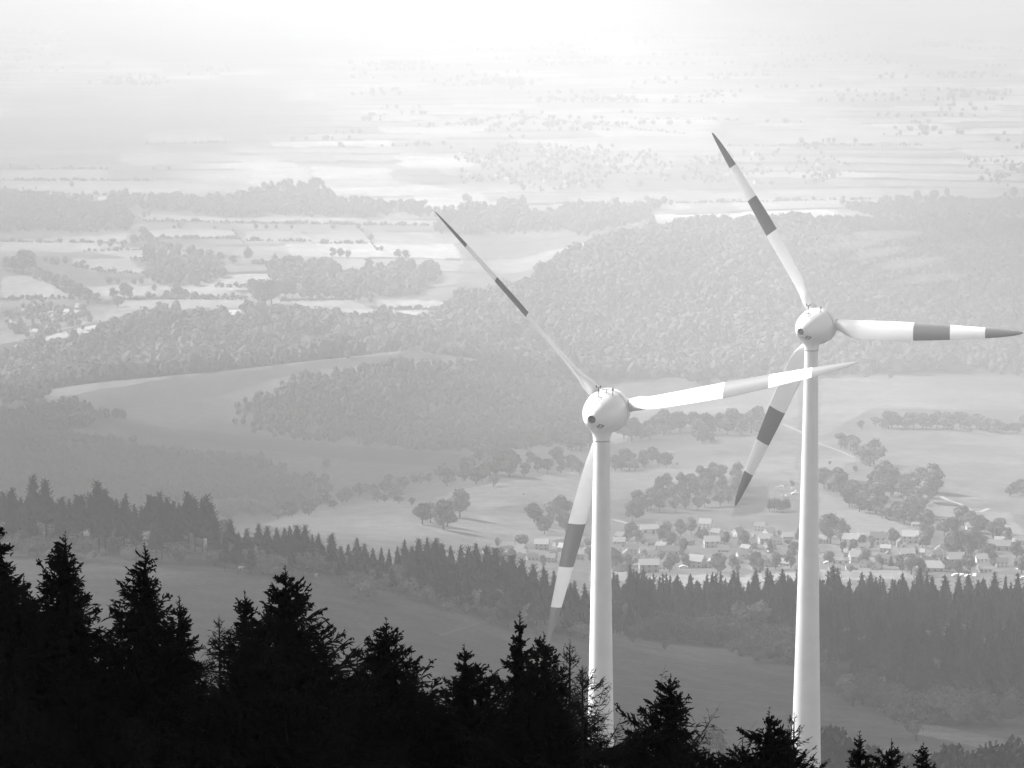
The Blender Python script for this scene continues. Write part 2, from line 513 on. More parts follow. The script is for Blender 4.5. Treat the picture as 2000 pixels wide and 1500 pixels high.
# ------------------------------------------------------------------ shading clouds (unseen, added to shade the near slopes, hills and air)
def shade_cloud(poly, z, r, seed, label):
    gg = np.random.default_rng(seed); pa = np.array(poly, float); mb = MB(); v0, f0 = CLOUD_ICO
    X, Y = np.meshgrid(np.arange(pa[:,0].min(), pa[:,0].max(), r * .8), np.arange(pa[:,1].min(), pa[:,1].max(), r * .8))
    X = (X + gg.uniform(-.3, .3, X.shape) * r).ravel(); Y = (Y + gg.uniform(-.3, .3, Y.shape) * r).ravel()
    ok = inpoly(X, Y, poly)
    for x, y in zip(X[ok], Y[ok]):
        rr = r * gg.uniform(.75, 1.15)
        nz = .9 + .2 * gg.random((len(v0), 1))
        mb.add(v0 * nz * [rr, rr, rr * .55] + [x, y, z + gg.uniform(0, .35) * r], f0)
    tag(link('shade_cloud', mb.build('shade_cloud', [M['shade_cloud']], True)), label, 'shade_cloud', kind='stuff')


def to_cloud(X, Y, z0, z):
    t = (z - z0) / sun_dir.z
    return X + sun_dir.x * t, Y + sun_dir.y * t


def shade(poly, z0, z, r, seed, label):
    shade_cloud([to_cloud(x, y, z0, z) for x, y in poly], z, r, seed, label)

CLOUD_ICO = ico(2)
shade_cloud([(-520,-420),(420,-420),(420,190),(60,285),(-520,285)], 150, 70, 1, 'low flat bank added unseen to shade the near hilltop')
shade([(-330,560),(480,560),(480,1470),(100,1450),(-60,1300),(-330,1200)], -140, 950, 100, 2, 'unseen bank added to shade the slope behind the towers')
shade([(280,3000),(900,3000),(1300,5600),(420,5600)], -170, 950, 140, 3, 'unseen bank added to shade the right end of the wooded hill')
shade([(-240,1400),(-285,2050),(-185,2250),(-175,3050),(-420,3150),(-850,3150),(-700,1400)], -250, 950, 110, 5, 'unseen bank added to shade the low hills at the left')

# thin mist drifting over the right end of the wooded hill
mm_ = bpy.data.materials.new('mist_air'); mm_.use_nodes = True
t = mm_.node_tree; t.nodes.remove(t.nodes['Principled BSDF'])
pv = t.nodes.new('ShaderNodeVolumePrincipled'); pv.inputs['Color'].default_value = (.95, .95, .95, 1); pv.inputs['Density'].default_value = .007
t.links.new(pv.outputs[0], t.nodes['Material Output'].inputs['Volume'])
mb = MB(); v0, f0 = ico(3)
for px, py, Y, lx_, ly_, lz_, rot in ((1690,520,3990,62,40,4.0,24),(1750,548,3930,70,40,3.5,20),(1640,498,4040,60,40,4.0,22),(1800,585,3860,55,36,3.0,16),(1690,470,4110,75,45,4.5,10)):
    c_ = at(px, py, Y); c_[2] = max(c_[2], float(zat(c_[0], c_[1])) + 17); v = v0 * [lx_, ly_, lz_]; r_ = R_(rot); cs, sn = math.cos(r_ * .8), math.sin(r_ * .8)
    v = np.stack([v[:,0] * cs - v[:,2] * sn * .5, v[:,1], v[:,0] * sn * .42 + v[:,2]], 1)
    mb.add(v + c_, f0)
tag(link('mist', mb.build('mist', [mm_], True)), 'pale slanting mist streaks on the right end of the wooded hill', 'mist', kind='stuff')

# ------------------------------------------------------------------ wind turbines
def egg_profile():
    pr = [(-6.30,.50),(-6.28,.62),(-6.12,.80),(-5.75,1.18),(-5.2,1.58),(-4.5,1.98),(-3.7,2.32),(-2.9,2.57),(-2.1,2.74),(-1.6,2.80),(-1.25,2.82)]
    return np.array(pr)


def revolve(mb, prof, C, n, n_seg=48, m=0):
    mb.rings([C + n * s for s, r in prof], [r for s, r in prof], n_seg, m, False, axis=n)


def blade_mesh(bv, tv, n, pitch, mats):
    """a blade from the hub outwards along bv; tv = the way it turns, n = rotor axis away from the tail"""
    st = [(.040,1.5,1,0),(.075,1.5,1,0),(.10,1.75,.8,0),(.13,2.35,.5,0),(.165,2.8,.33,0),(.21,3.0,.26,0),(.27,3.02,.22,0),(.34,2.95,.2,0),(.41,2.85,.18,0),
          (.4699,2.75,.17,0),(.4701,2.75,.17,1),(.53,2.6,.16,1),(.59,2.42,.155,1),(.6499,2.22,.15,1),(.6501,2.22,.15,0),(.71,2.0,.15,0),(.77,1.78,.145,0),(.8199,1.6,.14,0),(.8201,1.6,.14,1),
          (.87,1.36,.14,1),(.92,1.08,.14,1),(.96,.78,.14,1),(.985,.5,.14,1),(.997,.28,.14,1),(1.0,.16,.14,1)]
    N = 28; th = np.arange(N) * 2 * math.pi / N
    rings = []
    for r, c, tk, k in st:
        tw = pitch + 20 * max(0, (.5 - r)) / .4 - 5 * max(0, r - .5) / .5
        bt = R_(tw)
        cd = math.cos(bt) * tv + math.sin(bt) * n
        ed = np.cross(bv, cd)
        x = .5 + .5 * np.cos(th)                      # 1 = trailing edge
        yt = 5 * tk * (.2969*np.sqrt(x) - .126*x - .3516*x**2 + .2843*x**3 - .1036*x**4)
        yc = .03 * np.sin(math.pi * x)
        ya = np.where(np.sin(th) >= 0, yt, -yt) + yc
        w = np.clip((r - .075) / .1, 0, 1); w = w*w*(3-2*w)
        xc = -.5 * np.cos(th); yo = .5 * np.sin(th)   # round root
        xa = (.30 - x)
        X = (1 - w) * xc + w * xa; Yy = (1 - w) * yo + w * ya
        flex = 1.0 * r * r
        rings.append(bv * (34.0 * r) + c * (X[:, None] * cd + Yy[:, None] * ed) - n * flex * .4)
    v = np.concatenate(rings); i = np.arange(N); j = (i + 1) % N
    fs, ms = [], []
    for l in range(len(st) - 1):
        fs.append(np.stack([l*N+i, l*N+j, (l+1)*N+j, (l+1)*N+i], 1)); ms += [st[l][3] if st[l][0] > st[l+1][0] - .001 or True else 0] * N
    # material of a strip = that of its outer station
    ms = []
    for l in range(len(st) - 1): ms += [st[l+1][3] if abs(st[l+1][0] - st[l][0]) > .001 else st[l+1][3]] * N
    mb = MB(); mb.v = [v]; mb.n = len(v); mb.t = [np.full(len(v), .5)]
    mb.f4 = fs; mb.m4 = ms
    k = len(st) - 1
    mb.add(np.concatenate([rings[-1], [rings[-1].mean(0)]]), np.stack([i, j, np.full(N, N)], 1), 1)
    return mb.build('blade', mats, smooth=True)


def turbine(C, yaw, tilt, phase, pitch, base_z, label, sgn):
    C = np.array(C); ya, ti = R_(yaw), R_(tilt)
    n = np.array([math.sin(ya)*math.cos(ti), math.cos(ya)*math.cos(ti), math.sin(ti)])
    tvec = np.cross(n, [0, 0, 1]); tvec /= np.linalg.norm(tvec); uvec = np.cross(tvec, n)
    nh = np.array([math.sin(ya), math.cos(ya), 0])
    T = C - nh * 2.9; T[2] = C[2] - 3.55                       # tower top
    root = empty('wind_turbine', (T[0], T[1], base_z), 0, label, 'wind turbine')
    o3 = np.array([T[0], T[1], base_z])
    def put(name, me, parent=None, smooth=None):
        ob = link(name, me, parent or root)
        return ob
    H = T[2] - base_z
    # tower
    mb = MB(); hs = np.concatenate([np.linspace(0, H, 30)])
    mb.rings([[0, 0, H - h] for h in hs[::-1]], [(2.05 + .027*h + .00020*h*h) / 2 for h in hs[::-1]], 48, 0, False)
    tw = put('tower', mb.build('tower', [M['concrete']], True))
    for hh in (18.0, 39.0, 62.0):
        mb = MB(); r = (2.05 + .027*hh + .0002*hh*hh) / 2
        mb.rings([[0, 0, H-hh-.05], [0, 0, H-hh+.05]], [r+.012, r+.012], 48, 0, False)
        ob = put('flange_seam', mb.build('flange_seam', [M['concrete']], True), tw)
    mb = MB(); mb.rings([[0,0,H-.12],[0,0,H+.02]], [1.045, 1.05], 48, 0, False)
    put('flange_ring', mb.build('flange_ring', [M['seam']], True), tw)
    mb = MB(); mb.box((0, -2.86, 1.9), (.95, .16, 2.1), 0); put('tower_door', mb.build('tower_door', [M['midgrey']]), tw)
    mb = MB(); mb.rings([[0,0,-3.0],[0,0,.15]], [4.6, 4.4], 40, 0, True); put('foundation', mb.build('foundation', [M['gravel']]))
    # nacelle egg and its neck
    Cl = C - o3
    mb = MB(); revolve(mb, egg_profile(), Cl, n, 56)
    prof = [(H, 1.10), (H+.35, 1.12), (H+.75, 1.2), (H+1.1, 1.38), (H+1.4, 1.62), (H+1.75, 1.95), (H+2.2, 2.2)]
    mb.rings([[0, 0, z] for z, r in prof], [r for z, r in prof], 48, 0, False)
    na = put('nacelle', mb.build('nacelle', [M['white']], True))
    mb = MB(); mb.rings([Cl + n*(-6.42), Cl + n*(-6.30), Cl + n*(-6.2)], [.56, .74, .78], 32, 0, False, n)
    mb.rings([Cl + n*(-6.42), Cl + n*(-6.0), Cl + n*(-5.7)], [.56, .50, .45], 32, 0, False, n)
    put('vent_ring', mb.build('vent_ring', [M['white']], True), na)
    mb = MB(); mb.rings([Cl + n*(-6.02), Cl + n*(-5.98)], [.50, .50], 32, 0, True, n)
    put('vent_opening', mb.build('vent_opening', [M['midgrey']]), na)
    mb = MB(); mb.rings([Cl + n*(-6.3), Cl + n*(-6.03)], [.16, .2], 16, 0, True, n)
    put('fan_hub', mb.build('fan_hub', [M['seam']]), na)
    mb = MB(); mb.rings([Cl + n*(-1.27), Cl + n*(-1.09)], [2.775, 2.775], 56, 0, False, n)
    put('rotor_gap', mb.build('rotor_gap', [M['dark']], True), na)
    # small dark hatch with a pale emblem patch on the flank
    th = R_(-62); s0, s1 = -4.75, -3.95
    def surf(s, a, e=.02):
        r = np.interp(s, egg_profile()[:,0], egg_profile()[:,1]) + e
        return Cl + n*s + r * (math.cos(a) * tvec + math.sin(a) * uvec)
    def patch(sa, sb, aa, ab, e, k=5):
        vv, ff = [], []
        for p in range(k):
            for q_ in range(k):
                vv.append(surf(sa + (sb-sa)*p/(k-1), aa + (ab-aa)*q_/(k-1), e))
        for p in range(k-1):
            for q_ in range(k-1):
                ff.append([p*k+q_, p*k+q_+1, (p+1)*k+q_+1, (p+1)*k+q_])
        return np.array(vv), np.array(ff)
    mb = MB(); v, f_ = patch(-5.9, -5.25, R_(-66), R_(-34), .02); mb.add(v, f_)
    hat = put('flank_emblem', mb.build('flank_emblem', [M['midgrey']], True), na)
    mb = MB(); v, f_ = patch(-5.7, -5.35, R_(-62), R_(-54), .035); mb.add(v, f_); v, f_ = patch(-5.8, -5.5, R_(-48), R_(-40), .035); mb.add(v, f_)
    put('emblem_stroke', mb.build('emblem_stroke', [M['white']], True), hat)
    # roof gear: two railings, wind vane mast, beacons
    def roof(s, off):
        r = np.interp(s, egg_profile()[:,0], egg_profile()[:,1])
        a = math.acos(off / r)
        return Cl + n*s + r * (math.cos(a) * tvec + math.sin(a) * uvec)
    z = np.array([0, 0, 1.0])
    mb = MB()
    p = roof(-4.3, 0.0)
    for dx in (-.42, .42):
        for dy in (-.2, .25): mb.tube(p + tvec*dx + nh*dy - z*.1, p + tvec*dx + nh*dy + z*.42, .035, n=6)
    for dy in (-.2, .25): mb.tube(p - tvec*.46 + nh*dy + z*.42, p + tvec*.46 + nh*dy + z*.42, .035, n=6)
    for dx in (-.42, .42): mb.tube(p + tvec*dx - nh*.22 + z*.42, p + tvec*dx + nh*.27 + z*.42, .035, n=6)
    put('roof_railing', mb.build('roof_railing', [M['dark']]), na)
    mb = MB(); p = roof(-3.7, -.1); mb.tube(p - z*.05, p + z*1.25, .055, n=8); mb.tube(p - tvec*.3 + z*1.25, p + tvec*.3 + z*1.25, .04, n=6)
    for dx in (-.3, .3): mb.tube(p + tvec*dx + z*1.2, p + tvec*dx + z*1.5, .07, n=8)
    put('weather_mast', mb.build('weather_mast', [M['dark']]), na)
    mb = MB(); p = roof(-2.3, .55); q_ = roof(-2.3, 1.35)
    mb.tube(p + z*.38 - tvec*.7, q_*1.0 + (p[2]-q_[2])*z + z*.38 + tvec*.1, .04, n=6)
    for w in (p - tvec*.1, p + tvec*.75): mb.tube(w - z*.5, w + z*.38, .045, n=6)
    put('beacon_rail', mb.build('beacon_rail', [M['dark']]), na)
    mb = MB(); w = p + tvec*.75; mb.rings([w + z*.3, w + z*.38, w + z*.6, w + z*.68], [.11, .13, .13, .06], 12)
    put('beacon', mb.build('beacon', [M['midgrey']], True), na)
    # hub and blades
    mb = MB()
    hp = [(-1.11,2.70),(-1.10,2.82),(-.6,2.82),(-.2,2.78),(.3,2.66),(.9,2.42),(1.5,2.08),(2.1,1.6),(2.6,1.0),(2.85,.5),(2.95,.01)]
    revolve(mb, np.array(hp), Cl, n, 56)
    hub = put('rotor_hub', mb.build('rotor_hub', [M['white']], True))
    for k in range(3):
        a = R_(phase + 120 * k)
        bv = math.cos(a) * tvec + math.sin(a) * uvec
        tv = np.cross(n, bv) * sgn
        me = blade_mesh(bv, tv, n, pitch, [M['white'], M['red']])
        ob = put('blade', me); ob.location = Vector(Cl)
        mb = MB(); mb.rings([Cl + bv*2.2, Cl + bv*2.9], [.93, .86], 28, 0, False, bv)
        put('blade_collar', mb.build('blade_collar', [M['white']], True), hub)
    return root

turbine((12.51, 417.85, -65.66), 23.46, 4, 13.78, 53, -151.5, 'white wind turbine on the nearer, left tower with its rotor crossing the other tower', -1)
turbine((47.16, 503.70, -66.09), 34.18, 4, 2.38, 15, -156.0, 'white wind turbine on the farther, right tower with dark banded blade reaching the right edge', -1)
# ------------------------------------------------------------------ trees
def unit(v): return v / np.maximum(1e-9, np.linalg.norm(v, axis=-1, keepdims=True))


def spindles(p, q, r, flat=None):
    """thin needle-covered twigs: three-sided double pyramids"""
    d = unit(q - p); h = np.where(np.abs(d[:, 2:3]) < .9, [[0, 0, 1.0]], [[1.0, 0, 0]])
    a = unit(np.cross(d, h)); b = np.cross(d, a)
    mid = p + .4 * (q - p); r = np.broadcast_to(np.asarray(r, float), (len(p),))[:, None]
    vs = [p] + [mid + r * (math.cos(t) * a + math.sin(t) * b) for t in (.5, 2.6, 4.7)] + [q]
    v = np.stack(vs, 1).reshape(-1, 3)
    f = np.array([[0,2,1],[0,3,2],[0,1,3],[4,1,2],[4,2,3],[4,3,1]])
    return v, (np.arange(len(p))[:, None, None] * 5 + f).reshape(-1, 3)


def conifer(seed, H, depth, k, sp=.36, wr=.045, tsp=.075, tr=.036, tlen=.62, per=9, up0=38, droop=-16, spire=.75, core=.42, cones=0, pw=1.14, sub=3, ragged=.35, bare=0.0):
    """spruce / fir: origin at the foot, crown reaching 'depth' below the tip. returns crown mesh data, trunk mesh data"""
    g = np.random.default_rng(seed)
    hs = spire * .45 + np.cumsum(sp * (.75 + .5 * g.random(int(depth / sp) + 4)) * np.linspace(.8, 1.15, int(depth / sp) + 4)); hs = hs[hs < depth]
    nb = (per + g.integers(-1, 2, len(hs)))
    h = np.repeat(hs, nb); n = len(h)
    az = g.random(n) * 2 * math.pi
    h = h + g.normal(0, sp * .22, n); h = np.clip(h, .1, depth)
    side = 1 + .22 * np.cos(az - g.random() * 6.28)
    keep = g.random(n) > bare
    L = (k * h**pw * (1 - ragged + 2 * ragged * g.random(n)**1.2) * side + .06)
    h, az, L = h[keep], az[keep], L[keep]; n = len(h)
    e = np.radians(np.interp(h / depth, [0, .04, .10, .25, 1] if depth > 12 and sub else [0, .12, .2, .35, 1], [up0, up0 * .6, 10, -5, droop] if depth > 12 and sub else [up0, up0 * .55, up0 * .35, 4, droop]) + g.normal(0, 9, n))
    out = np.stack([np.cos(az), np.sin(az), 0 * az], 1); zz = np.array([0, 0, 1.0]); lat = np.stack([-np.sin(az), np.cos(az), 0 * az], 1)
    base = np.zeros((n, 3)); base[:, 2] = H - h
    tip_up = np.interp(h / depth, [0, .1, .3, 1], [.10, .20, .22, .24])
    def pos(i, t):
        t = t[:, None]
        return base[i] + out[i] * (L[i][:, None] * t * np.cos(e[i])[:, None]) + zz * (L[i][:, None] * (np.sin(e[i])[:, None] * t + (tip_up[i][:, None]) * t * t * t - .10 * t * (1 - t)))
    P, Q, Rr, tone = [], [], [], []
    bt = g.random(n)
    ts = np.linspace(0, 1, 5); ia = np.arange(n)
    for a_, b_ in zip(ts[:-1], ts[1:]):
        P.append(pos(ia, np.full(n, a_))); Q.append(pos(ia, np.full(n, b_ + .06))); Rr.append(np.full(n, wr) * (1.2 - .5 * a_)); tone.append(bt)
    cnt = np.maximum(2, (L / tsp).astype(int)); i = np.repeat(ia, cnt)
    t = .10 + .92 * g.random(len(i))
    sgn = np.where(g.random(len(i)) < .5, -1, 1)[:, None]
    p0 = pos(i, t); tang = unit(pos(i, t + .05) - p0)
    ln = np.clip(.10 + tlen * L[i] * (1.05 - t) * (.5 + .8 * g.random(len(i))), tsp * .8, tlen * 1.7)
    hang = np.interp(h[i] / depth, [0, .15, 1], [-.25, .12, .5])
    d = unit(tang * .75 + lat[i] * sgn * (.55 + .5 * g.random((len(i), 1))) + zz * (g.normal(0, .28, (len(i), 1)) - hang[:, None]))
    q0 = p0 + d * ln[:, None]
    P.append(p0); Q.append(q0); Rr.append(np.full(len(i), tr)); tone.append(np.clip(bt[i] + g.normal(0, .12, len(i)), 0, 1))
    if sub:
        j = np.nonzero(ln > tsp * 2.2)[0]; j = np.repeat(j, sub)
        u = .2 + .75 * g.random(len(j)); ps = p0[j] + d[j] * (ln[j] * u)[:, None]
        ds = unit(d[j] * .7 + g.normal(0, .55, (len(j), 3)) - zz * .25)
        P.append(ps); Q.append(ps + ds * (ln[j] * (.25 + .4 * g.random(len(j))))[:, None]); Rr.append(np.full(len(j), tr * .85)); tone.append(bt[i[j]])
    # leader with its short side shoots
    P.append(np.array([[0, 0, H - spire * 1.6]])); Q.append(np.array([[0, 0, H]])); Rr.append([wr * 1.0]); tone.append([.5])
    m = 12; a = g.random(m) * 6.28; hz_ = spire * (.12 + .9 * g.random(m))
    p1 = np.stack([0*a, 0*a, H - hz_], 1); P.append(p1)
    Q.append(p1 + np.stack([np.cos(a) * .16, np.sin(a) * .16, .13 + 0*a], 1) * (hz_ / spire * 1.1 + .2)[:, None] * (spire / .7)); Rr.append(np.full(m, tr * .6)); tone.append(np.full(m, .5))
    if cones:
        c = g.integers(0, n, cones * 3); c = c[(h[c] > .8) & (h[c] < 6)][:cones]
        pc = pos(c, .55 + .45 * g.random(len(c))); P.append(pc); Q.append(pc - zz * (.13 + .06 * g.random(len(c)))[:, None]); Rr.append(np.full(len(c), .024)); tone.append(np.full(len(c), .5))
    v, f = spindles(np.concatenate(P), np.concatenate(Q), np.concatenate([np.asarray(x, float) for x in Rr]))
    tn = np.repeat(np.concatenate([np.asarray(x, float) for x in tone]), 5)
    if core:
        kk = int(max(6, depth / (sp * 1.6))); nn = 11
        hh = np.linspace(spire * 1.1, depth, kk); ang = np.arange(nn) * 6.283 / nn
        rad = core * k * hh[:, None]**pw * np.interp(hh / depth, [0, .08, .2, .45, 1], [.55, .75, 1.0, 1.5, 1.7])[:, None] * (.35 + .95 * g.random((kk, nn)))
        cvx = np.stack([rad * np.cos(ang), rad * np.sin(ang), np.repeat(H - hh[:, None], nn, 1) + g.normal(0, sp * .3, (kk, nn))], -1).reshape(-1, 3)
        a_ = np.arange(nn); b_ = (a_ + 1) % nn
        cf = np.concatenate([np.concatenate([np.stack([l*nn+a_, (l+1)*nn+a_, (l+1)*nn+b_], 1), np.stack([l*nn+a_, (l+1)*nn+b_, l*nn+b_], 1)]) for l in range(kk - 1)])
        f = np.concatenate([f, cf + len(v)]); v = np.concatenate([v, cvx]); tn = np.concatenate([tn, .25 + .5 * g.random(len(cvx))])
    mb = MB(); rb = max(.12, H * .0125)
    mb.rings([[0, 0, -.6], [0, 0, H * .5], [0, 0, H - spire]], [rb, rb * .6, .02], 8, 0)
    return (v, f, tn), mb


def conifer_meshes(seed, H, depth, k, mt=None, **kw):
    (v, f, tn), mb = conifer(seed, H, depth, k, **kw)
    return mesh_from('crown', v, f, [mt or M['needles']], tone=tn), mb.build('trunk', [M['bark']], True)


ICO0, ICO1 = ico(0), ico(1)


def leaf_quads(g, c, rad, n, size):
    d = unit(g.normal(size=(n, 3))); d[:, 2] = np.abs(d[:, 2]) * 1.0 - .25 * (g.random(n) < .5)
    d = unit(d); p = c + d * rad * (.82 + .32 * g.random((n, 1)))
    nn = unit(d * .6 + g.normal(0, .7, (n, 3))); a = unit(np.cross(nn, g.normal(size=(n, 3)))); b = np.cross(nn, a)
    s = size * (.6 + .8 * g.random((n, 1)))
    v = np.stack([p - a*s - b*s*.6, p + a*s - b*s*.6, p + a*s + b*s*.6, p - a*s + b*s*.6], 1).reshape(-1, 3)
    return v, np.arange(n * 4).reshape(-1, 4)


def broadleaf_meshes(seed, mt, w=.5, nb=13, tall=1.0):
    """10 m high tree; w = half width / height"""
    g = np.random.default_rng(seed); mb = MB()
    H = 10.0; cz_ = H * .58; 
    for k in range(nb):
        u = g.random(); an = g.random() * 6.28
        zc = H * (.28 + .58 * u); env = w * H * math.sin(math.pi * min(1, .18 + .78 * u))**.7
        rr = env * (.15 + .6 * g.random()) if k else 0
        c = np.array([rr * math.cos(an), rr * math.sin(an), zc if k else H * .82])
        r = H * (.13 + .10 * g.random()) * (.7 + w * .7)
        rad = np.array([r, r, r * (.85 + .3 * g.random())]); tn = g.random()
        v, f = ICO1; vv = c + v * rad * (.60 + .25 * g.random((len(v), 1)))
        mb.add(vv, f, 0, np.clip(tn + g.normal(0, .06, len(v)), 0, 1))
        v, f = leaf_quads(g, c, rad, 100, .30)
        mb.add(v, f, 0, np.clip(np.repeat(tn + g.normal(0, .22, 100), 4), 0, 1))
    cr = mb.build('crown', [mt], False, True)
    tb = MB(); tb.rings([[0, 0, -.5], [0, 0, 2.2], [.1, 0, 5.5]], [.32, .24, .1], 8)
    for k in range(4):
        an = k * 1.6 + g.random(); q = np.array([math.cos(an) * w * 5, math.sin(an) * w * 5, 5.0 + 2 * g.random()])
        tb.tube([0, 0, 2.4 + .4 * k], q, .13, .04, 6)
    return cr, tb.build('trunk', [M['bark']], True)


def one_mesh(cr, tk, name):
    """crown and trunk of a far tree in one mesh"""
    me = bpy.data.meshes.new(name)
    vs, fs, ms, tn = [], [], [], []
    o = 0
    for k, m in enumerate((cr, tk)):
        for v in m.vertices: vs.append(tuple(v.co))
        a = m.attributes.get('tone'); tn += [d.value for d in a.data] if a else [.5] * len(m.vertices)
        for p in m.polygons: fs.append([i + o for i in p.vertices]); ms.append(k)
        o += len(m.vertices)
    me.from_pydata(vs, [], fs); me.materials.append(cr.materials[0]); me.materials.append(tk.materials[0])
    me.polygons.foreach_set('material_index', ms)
    at_ = me.attributes.new('tone', 'FLOAT', 'POINT'); at_.data.foreach_set('value', tn)
    me.update(); return me


def plant(name, proto, loc, h, unit_h, rz, label, cat, group=None, wide=1.0, lean=0):
    """a tree of height h as a thing with trunk and crown"""
    cr, tk = proto
    r = empty(name, loc, rz, label, cat, group)
    s = h / unit_h; r.scale = (s * wide, s * wide, s)
    link('trunk', tk, r); link('crown', cr, r)
    return r


def plant1(name, me, loc, h, unit_h, rz, label, cat, group=None, wide=1.0):
    o = link(name, me); o.location = loc; o.rotation_euler = (0, 0, rz); s = h / unit_h; o.scale = (s * wide, s * wide, s)
    return tag(o, label, cat, group)

# ---- the dark spruces in front
def top_height(px, py, Y):
    p = at(px, py, Y); z0 = float(zat(p[0], Y)); return p, z0, p[2] - z0

SPR = [  # tip px, py, distance, spread, seed, cones, ragged, label
    (-4, 1006, 98, .46, 1, 0, .3, 'tall black spruce cut off by the left edge of the photo'),
    (46, 1116, 108, .40, 2, 8, .35, 'small black spruce between the edge spruce and the tall pointed one'),
    (127, 1034, 100, .44, 3, 30, .3, 'tall pointed black spruce, second large one from the left edge'),
    (283, 1056, 100, .38, 4, 60, .42, 'black spruce with gappy cone-hung top in front of the pale farmhouse'),
    (350, 1158, 102, .40, 5, 20, .35, 'slim black spruce close to the right of the cone-hung gappy one'),
    (478, 1148, 97, .36, 6, 10, .5, 'thin ragged spruce top beside the broad bristly spruce'),
    (557, 1098, 96, .60, 7, 90, .4, 'broad bristly black spruce with upturned branches under the conifer row'),
    (632, 1246, 101, .52, 8, 20, .35, 'lower black spruce on the right shoulder of the broad bristly one'),
    (693, 1304, 104, .42, 9, 0, .3, 'tiny black spruce spire left of the neat isolated spruce'),
    (754, 1202, 100, .52, 10, 60, .35, 'neat isolated black spruce in front of the dark meadow'),
    (830, 1358, 100, .62, 11, 20, .35, 'low black spruce right of the neat isolated spruce'),
    (907, 1254, 103, .50, 12, 40, .4, 'black spruce with a collar of cones left of the long-spired one'),
    (1015, 1188, 101, .27, 13, 70, .45, 'very narrow black spruce with a long bare spire'),
    (1062, 1230, 98, .48, 14, 30, .4, 'bushy black spruce beneath the tip of the lowest rotor blade'),
    (1240, 1420, 104, .62, 16, 0, .35, 'low black spruce just right of the near tower'),
    (1309, 1312, 101, .52, 17, 10, .5, 'open-branched black spruce midway between the two towers'),
    (1502, 1378, 98, .62, 19, 10, .5, 'black spruce with bristly crown left of the far tower'),
    (1679, 1424, 112, .30, 20, 0, .5, 'small ragged black spruce tip right of the far tower'),
    (1741, 1440, 110, .50, 21, 0, .5, 'small sparse black conifer tip, second right of the far tower'),
    (1803, 1444, 112, .36, 22, 0, .45, 'small black spruce tip below the dark meadow tree'),
]
NEAR = .62
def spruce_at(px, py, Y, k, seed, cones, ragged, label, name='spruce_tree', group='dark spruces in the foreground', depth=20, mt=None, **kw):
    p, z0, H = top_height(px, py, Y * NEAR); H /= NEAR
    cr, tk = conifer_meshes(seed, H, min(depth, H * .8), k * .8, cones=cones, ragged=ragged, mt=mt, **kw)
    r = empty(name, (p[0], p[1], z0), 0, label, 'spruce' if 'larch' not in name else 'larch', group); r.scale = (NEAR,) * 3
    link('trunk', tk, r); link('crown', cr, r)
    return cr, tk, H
protos_fg = []
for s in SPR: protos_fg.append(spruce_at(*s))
LAR = dict(name='larch_tree', group='bare larches in the foreground', mt=M['larch'], core=0, wr=.020, tr=.013, tsp=.075, sub=2, up0=62, droop=34, sp=.33, per=5, spire=.5, depth=7)
spruce_at(1113, 1246, 100, .50, 31, 0, .45, 'bare grey larch overlapping the left edge of the near tower', **LAR)
spruce_at(1138, 1296, 97, .62, 32, 0, .45, 'bare larch with long upswept branches across the near tower', **LAR)
spruce_at(428, 1196, 99, .55, 33, 0, .45, 'thin grey larch left of the ragged spruce top', **LAR)
spruce_at(1551, 1388, 101, .55, 34, 0, .45, 'thin larch with bare twigs in front of the far tower foot', **LAR)
# the solid dark mass below: more spruces standing between them
g = np.random.default_rng(5)
LINE = [(-40,1170),(0,1210),(60,1230),(127,1180),(200,1300),(283,1260),(350,1290),(400,1330),(478,1290),(557,1240),(640,1340),(690,1380),(754,1330),(830,1430),(907,1380),(960,1400),(1015,1340),(1062,1330),(1130,1390),(1200,1450),(1260,1470)]
lx = np.array(LINE)
nfill = 0
ORD = ['first','second','third','fourth','fifth','sixth','seventh','eighth','ninth','tenth','eleventh','twelfth','thirteenth','fourteenth','fifteenth','sixteenth','seventeenth','eighteenth','nineteenth','twentieth','twenty-first','twenty-second','twenty-third','twenty-fourth','twenty-fifth','twenty-sixth','twenty-seventh','twenty-eighth','twenty-ninth','thirtieth']
fills = []
for px in np.arange(-30, 1270, 42):
    py = float(np.interp(px, lx[:,0], lx[:,1])) + 95 + 90 * g.random()
    fills.append((px + g.normal(0, 8), py, 82 + 12 * g.random()))
for px, py in ((1330,1440),(1290,1465),(1450,1440),(1545,1440),(1480,1470)):
    fills.append((px, py, 94))
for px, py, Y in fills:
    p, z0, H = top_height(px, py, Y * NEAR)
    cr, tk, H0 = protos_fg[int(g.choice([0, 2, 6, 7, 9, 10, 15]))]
    plant('spruce_tree', (cr, tk), (p[0], p[1], z0), H, H0, g.random() * 6.28, 'black spruce inside the solid dark mass below the spiky front tops', 'spruce', 'spruces merging into the dark foreground mass', .95 + .2 * g.random())

